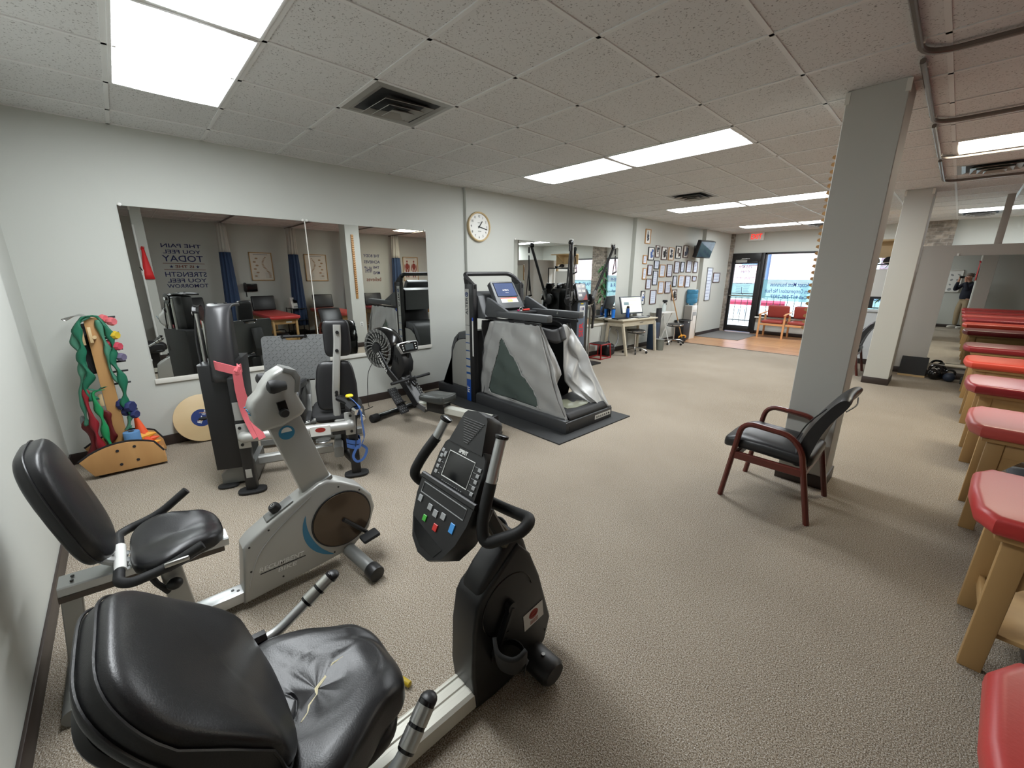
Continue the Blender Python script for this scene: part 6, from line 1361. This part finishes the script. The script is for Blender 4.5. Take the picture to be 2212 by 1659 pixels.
# whiteboard on the partition side
t = thing('whiteboard', 'black framed whiteboard on the side of the grey partition', 'whiteboard', (4.43,10.85,1.56)); b = B()
for q in ((10.33,10.36,1.27,1.85),(11.35,11.38,1.27,1.85),(10.33,11.38,1.27,1.30),(10.33,11.38,1.82,1.85)): b.bx(4.41,4.429,*q,bev=.002)
obj('frame', b, M_black, t); obj('board', B().bx(4.418,4.429,10.34,11.37,1.28,1.84), M_white, t)
# potted plant by the window pillar
M_leaf = mat('leaf_green',(62,110,64),rough=.45); t = thing('potted_plant', 'tall leafy potted plant by the front window, seen in the far mirror', 'plant', (3.95,12.72,0))
obj('pot', B().lathe([(0,0),(.13,0),(.17,.40),(.16,.40),(.15,.37),(0,.37)], (3.95,12.72,0), n=20), mat('pot_dark',(40,48,50),rough=.5), t); obj('soil', B().cyl((3.95,12.72,.365),(3.95,12.72,.375),.15,n=16), mat('soil',(50,40,32),rough=.9), t)
obj('stem', B().tube(spline([(3.95,12.72,.37),(3.98,12.70,.8),(3.93,12.74,1.3),(3.96,12.72,1.95)], 6), .012, n=8), mat('stem',(80,96,60),rough=.7), t)
random.seed(9)
for k in range(26):
    z = .75+1.25*k/25; a = k*2.4; p = V((3.95+.02*math.cos(a),12.72,z)); d = V((math.cos(a),math.sin(a)*.6,-.35+random.uniform(-.3,.2))).normalized(); Lf = random.uniform(.16,.26); sd = d.cross(V((0,0,1))).normalized()
    R = [[p+d*(Lf*s)+sd*(w*Lf*.32*q)+V((0,0,-.10*s*s+.02*abs(q))) for q in (-1,-.5,0,.5,1)] for s, w in ((.12,.1),(.3,.75),(.55,1),(.78,.6),(1,.03))]
    solidify(obj('leaf', B().rings(R, closed_ring=False, cap=False), M_leaf, t, smooth=60), .002)
# ============================================================ WINDOW LETTERING AND STREET
M_film = mat('window_film', (150,214,226), rough=.5, trans=.0, alpha=.62)
def film(x0, x1, z0, z1, lines, lab):
    t = thing('window_banner', lab, 'window sign', ((x0+x1)/2,13.205,(z0+z1)/2))
    obj('film', B().bx(x0,x1,13.2035,13.2055,z0,z1), M_film, t)
    for txt, xc, z, sz, fit in lines: obj('lettering', B().text(txt, (xc,13.2028,z), (-1,0,0), (0,0,1), sz, fit=fit, bold=.0012, depth=.001), M_bluepaint, t, smooth=0)
film(1.2, 2.82, .95, 1.52, [('We Accept Most Insurances',1.92,1.385,.15,1.08),('Workers Compensation / No Fault',1.90,1.215,.15,1.26),('Call 917-285-2927',1.86,1.06,.13,.86)], 'pale blue window banner about insurance with blue lettering, beside the door')
film(2.88, 4.09, .60, 1.62, [('PHYSICAL THERAPY',3.32,1.46,.18,1.40*.85),('& REHAB',3.62,1.27,.18,.60),('Appointments',3.55,1.08,.12,.62)], 'pale blue window banner seen reversed beside the stone pillar')
film(4.75, 6.35, .80, 1.45, [('PHYSICAL THERAPY',5.42,1.28,.18,1.34),('TREATMENT CENTER',5.42,1.06,.11,1.0)], 'pale blue window banner on the window right of the stone pillar')
t = thing('door_lettering', 'reversed address and practice lettering on the glass door', 'window sign', (.685,13.205,1.5))
for txt, z, sz, fit in (('150-47B',1.86,.10,.34),('CORE',1.72,.11,.24),('PHYSICAL THERAPY',1.56,.10,.52),('Dr Frank A Cesare DPT',1.415,.06,.46)): obj('lettering', B().text(txt, (.685,13.2028,z), (-1,0,0), (0,0,1), sz, fit=fit, bold=.0008), M_navyink, t, smooth=0)
obj('hours_rule', B().bx(.47,.87,13.2025,13.2035,1.352,1.358), M_navyink, t)
for k in range(5): obj('hours_line', B().bx(.50+.01*(k%2),.63,13.2025,13.2035,1.305-.045*k,1.313-.045*k).bx(.70,.86-.015*(k%3),13.2025,13.2035,1.305-.045*k,1.313-.045*k), M_navyink, t, smooth=0)
obj('figure_mark', B().tube(spline([(.655,13.2028,1.31),(.66,13.2028,1.22),(.67,13.2028,1.14),(.71,13.2028,1.09)], 5), .008, n=6), M_navyink, t)
obj('lower_film', B().bx(.392,.978,13.2035,13.2055,.98,1.42), M_film, t); obj('cross_line', B().bx(.392,.978,13.19,13.21,1.115,1.13), M_frame, t)
# outside: pavement, railing with banner, low wall, brick building
M_brk = brickmat('street_brick', (196,160,156), (176,140,140), (206,196,194), .6, .2)
solo('pavement', B().bx(-12,16,13.4,40,-.2,-.02), mat('pavement_grey',(196,200,204),rough=.9), 'pale pavement and street outside the front windows', 'pavement', origin=(2,26,-.02), smooth=0)
t = thing('railing', 'black metal railing outside the glass door', 'railing', (1.5,16,0))
for z in (.08,.92): obj('rail', B().bx(-4,8,15.98,16.02,z,z+.035), M_black, t)
for k in range(60): obj('baluster', B().bx(-4+.2*k-.009,-4+.2*k+.009,15.99,16.01,.0,.92), M_black, t)
t = thing('street_banner', 'white street banner with red stripe behind the railing', 'banner', (-.5,16.2,.45)); bn = obj('banner_cloth', B().bx(-5,1.1,16.19,16.20,-.02,.88), M_paper, t); obj('banner_stripe', B().bx(-5,1.1,16.185,16.19,.62,.80), mat('banner_red',(206,60,84),rough=.6), bn)
random.seed(4)
for k in range(18): obj('banner_figure', B().box((-4.4+.31*k,16.186,.30),(.10,.004,.36),rot=(0,random.uniform(-.2,.2),0)), mat('banner_ink_%d'%k,(90+random.randint(0,60),110,130),rough=.6) if k < 3 else M_btng, bn)
solo('low_wall', B().bx(-12,14,20,20.3,-.02,1.28), mat('pale_concrete',(206,226,226),rough=.8), 'pale concrete wall across the street below the brick building', 'wall', origin=(1,20,0), smooth=0)
t = thing('brick_building', 'pink brick building across the street', 'building', (2,25,0)); obj('facade', B().bx(-14,1.3,24,26,0,9).bx(2.6,16,23,26,0,9), M_brk, t, smooth=0); M_bwin = mat('street_window',(96,124,160),rough=.2)
for x in (-6,-3,3.6,5.6,8): obj('building_window', B().bx(x,x+1.1,(23.95 if x < 2 else 22.95),(24.0 if x < 2 else 23.0),2.2,3.9), M_bwin, t)
solo('utility_pole', B().cyl((-.15,18,0),(-.15,18,5),.12,n=14), mat('pole_slate',(92,108,136),rough=.6), 'slate grey pole outside the storefront window', 'pole', origin=(-.15,18,0))
solo('awning', B().prism([(22.0,3.2),(23.0,4.6),(23.0,3.0)], 1.5, 2.7, 'x'), M_paper, 'white sloping awning on the building across the street', 'awning', origin=(2.1,22.5,3))
# ============================================================ PHOTOGRAPHER
M_skin = mat('skin', (198,150,128), rough=.55); M_knit = mat('navy_jacket', (26,30,46), rough=.75, bump=(90,.2)); M_khaki = mat('khaki_trousers', (158,140,112), rough=.8, bump=(80,.1)); M_hair = mat('grey_hair', (120,108,100), rough=.8, bump=(150,.5)); M_shoe = mat('white_shoe', (216,212,204), rough=.5); M_vest = mat('green_grey_collar', (52,62,58), rough=.8)
def skin(name, chains, m, parent, sub=2, root=0):
    """chains: lists of (point, radius); chains that start on an existing point join there"""
    vs, rs, es, idx = [], [], [], {}
    for ch in chains:
        prev = None
        for p, r in ch:
            k = tuple(round(c, 4) for c in p)
            if k not in idx: idx[k] = len(vs); vs.append(V(p)); rs.append(r if isinstance(r, tuple) else (r, r))
            if prev is not None: es.append((prev, idx[k]))
            prev = idx[k]
    me = bpy.data.meshes.new('sk'); me.from_pydata(vs, es, []); o = bpy.data.objects.new('sk', me); COL.objects.link(o)
    md = o.modifiers.new('k', 'SKIN'); md.use_smooth_shade = True
    for i, v in enumerate(me.skin_vertices[0].data): v.radius = rs[i]; v.use_root = (i == root)
    ss = o.modifiers.new('u', 'SUBSURF'); ss.levels = sub
    bpy.context.view_layer.update(); dg = bpy.context.evaluated_depsgraph_get(); m2 = bpy.data.meshes.new_from_object(o.evaluated_get(dg)); bpy.data.objects.remove(o)
    b = B(); b.bm.from_mesh(m2); bpy.data.meshes.remove(m2); return obj(name, b, m, parent, smooth=80)
pc = V((5.19,-.24,0)); fw = V((-.75,.66,0)).normalized(); rt = V((fw.y,-fw.x,0))
def W_(r, f, z): return pc+rt*r+fw*f+V((0,0,z))
t = thing('person', 'person in a dark navy top and khaki trousers holding a phone at eye level', 'person', (5.19,-.24,0))
pel = W_(0,0,.92); ch = W_(0,.0,1.28); nk = W_(0,.01,1.46); hd = W_(0,.06,1.60)
LS, RS = W_(-.17,.0,1.40), W_(.17,.0,1.40)
LE, RE = V((4.90,-.27,1.20)), W_(.20,.20,1.20)
PH = V((4.95,0,1.60))   # camera lens
fdir = V((-.7033,.6625,-.2573)).normalized(); pr = V((.6856,.7280,0)).normalized(); pu = pr.cross(fdir)
pcx = PH-fdir*.016+pr*.055
LH, RH = pcx-pr*.085-pu*.02-fdir*.02, pcx+pr*.085-pu*.02-fdir*.02
LHIP, RHIP = W_(-.09,0,.90), W_(.09,0,.90); LK, RK = W_(-.11,.03,.49), W_(.11,.03,.49); LA, RA = W_(-.13,-.02,.09), W_(.12,-.03,.09)
body = skin('body', [[(pel,.09),(W_(0,0,1.08),.085),(ch,(.09,.08)),(nk,.055),(W_(0,.025,1.52),.052),(W_(0,.05,1.60),(.072,.085)),(W_(0,.055,1.67),(.062,.075))],
  [(ch,.09),(LS,.04),(LE,.036),(LH,.028)], [(ch,.09),(RS,.04),(RE,.036),(RH,.028)], [(pel,.09),(LHIP,.06),(LK,.045),(LA,.04)], [(pel,.09),(RHIP,.06),(RK,.045),(RA,.04)]], M_skin, t)
skin('jacket', [[(W_(0,0,.86),(.165,.13)),(W_(0,0,1.06),(.155,.13)),(ch,(.17,.13)),(W_(0,.0,1.42),(.085,.08))],[(ch,.17),(LS,.07),(LE,.056),(LE.lerp(LH,.72),.042)],[(ch,.17),(RS,.07),(RE,.056),(RE.lerp(RH,.72),.042)]], M_knit, t)
skin('trousers', [[(W_(0,0,.93),.135),(W_(0,0,.86),.13)],[(W_(0,0,.86),.13),(LHIP-V((0,0,.04)),.098),(LK,.075),(LA+V((0,0,.0)),.062)],[(W_(0,0,.86),.13),(RHIP-V((0,0,.04)),.098),(RK,.075),(RA+V((0,0,.0)),.062)]], M_khaki, t)
skin('collar', [[(W_(-.07,-.0,1.44),.03),(W_(0,.075,1.42),.03),(W_(.07,0,1.44),.03),(W_(0,-.07,1.46),.03),(W_(-.07,0,1.442),.03)]], M_vest, t, sub=1)
for s, A in ((-1,LA),(1,RA)):
    a = rt*s*.02; sh = B().pad(A+fw*.06+a+V((0,0,-.045)), (.28,.105,.085), (.7,.5), (0,0,math.atan2(fw.y,fw.x))); obj('shoe', sh, M_shoe, t)
hc = W_(0,.055,1.615); hz = math.atan2(fw.y,fw.x)
def hairf(p):
    if p.z < 0: p.x = min(p.x, .03-.0*p.z); p.x -= .02
    return p
obj('hair', B().pad(hc+V((0,0,.045))-fw*.012, (.195,.165,.15), .95, (0,0,hz), fn=hairf), M_hair, t)
obj('nose', B().pad(hc+fw*.095+V((0,0,-.02)), (.035,.03,.05), .9, (0,0,hz)), M_skin, body)
for s in (-1,1):
    obj('ear', B().pad(hc+rt*s*.078-fw*.005+V((0,0,-.015)), (.035,.018,.06), .9, (0,0,hz)), M_skin, body)
    e = obj('eye', B().ell(hc+rt*s*.03+fw*.082+V((0,0,.01)), (.022,.022,.018)), M_white, body); obj('iris', B().ell(hc+rt*s*.03+fw*.0925+V((0,0,.01)), (.009,.009,.009)), M_ink, e)
obj('mouth', B().pad(hc+fw*.083+V((0,0,-.062)), (.02,.045,.012), .8, (0,0,hz)), mat('lips',(150,90,84),rough=.5), body)
for s, H in ((-1,LH),(1,RH)):
    ch_ = [[(H+V((0,0,-.035))-fdir*.015,.026),(H,.030),(H+pu*.03,.026)]]
    palm = skin('hand', ch_, M_skin, body, sub=1)
    for k in range(4):
        a = H+pu*(.028-.018*k)-fdir*.006+pr*s*.018; c_ = a+pr*s*.016+fdir*.012; d_ = c_+fdir*.012-pr*s*(.022-.003*abs(k-1.5)); skin('finger', [[(a,.0085),(c_,.008),(d_,.0065)]], M_skin, palm, sub=1)
    skin('thumb', [[(H-pu*.01+pr*s*.004,.011),(H-pr*s*.015-fdir*.004-pu*.008,.0095),(H-pr*s*.032+fdir*.0-pu*.0,.008)]], M_skin, palm, sub=1)
t = thing('phone', 'dark phone held sideways in front of the photographer', 'phone', pcx)
b = B(); b.bar([pcx-pr*.078, pcx+pr*.078], .074, .008, up=fdir, bev=.003); ph = obj('phone_body', b, M_blackg, t)
for k in (0,.02,.04): 
    q = pcx-pr*(.055)+pu*.02+pr*k*0-pu*k; obj('phone_lens', B().cyl(q+fdir*.004, q+fdir*.0065, .006, n=14), M_chrome, ph)
# ============================================================ LIGHT + CAMERA
W = bpy.data.worlds.new('sky'); S.world = W; W.use_nodes = True
wn = W.node_tree; bg = wn.nodes['Background']
sk = wn.nodes.new('ShaderNodeTexSky'); sk.sky_type = 'HOSEK_WILKIE'; sk.turbidity = 3; sk.sun_direction = V((.2,-.5,.84)).normalized()
wn.links.new(sk.outputs['Color'], bg.inputs['Color']); bg.inputs['Strength'].default_value = SKY
sun = bpy.data.lights.new('sun', 'SUN'); sun.energy = SUN; sun.angle = .01; so = bpy.data.objects.new('sun', sun); COL.objects.link(so)
so.rotation_euler = (rad(38), 0, rad(-25)); so.location = (3, 16, 8)
cam = bpy.data.cameras.new('camera'); cam.sensor_width = 36; cam.lens = 879.9/2212*36; cam.clip_start = .02
co = bpy.data.objects.new('camera', cam); COL.objects.link(co)
p, t, r = rad(14.91), rad(46.72), rad(.23)
R0 = V((math.cos(t), math.sin(t), 0)); F = V((-math.sin(t)*math.cos(p), math.cos(t)*math.cos(p), -math.sin(p))); U0 = R0.cross(F)
Rr = R0*math.cos(r)+U0*math.sin(r); Uu = U0*math.cos(r)-R0*math.sin(r)
co.matrix_world = Mx(((Rr.x,Uu.x,-F.x,4.95),(Rr.y,Uu.y,-F.y,0),(Rr.z,Uu.z,-F.z,1.60),(0,0,0,1)))
S.camera = co
vs = S.view_settings; S.display_settings.display_device = 'sRGB'
vs.view_transform = 'Standard'; vs.look = 'None'; vs.exposure = EXPO; vs.gamma = 1; vs.use_curve_mapping = False
S.cycles.use_denoising = True
S.cycles.max_bounces = 10; S.cycles.diffuse_bounces = 5; S.cycles.glossy_bounces = 5; S.cycles.transmission_bounces = 8
S.cycles.caustics_reflective = False; S.cycles.caustics_refractive = False; S.cycles.sample_clamp_indirect = 6
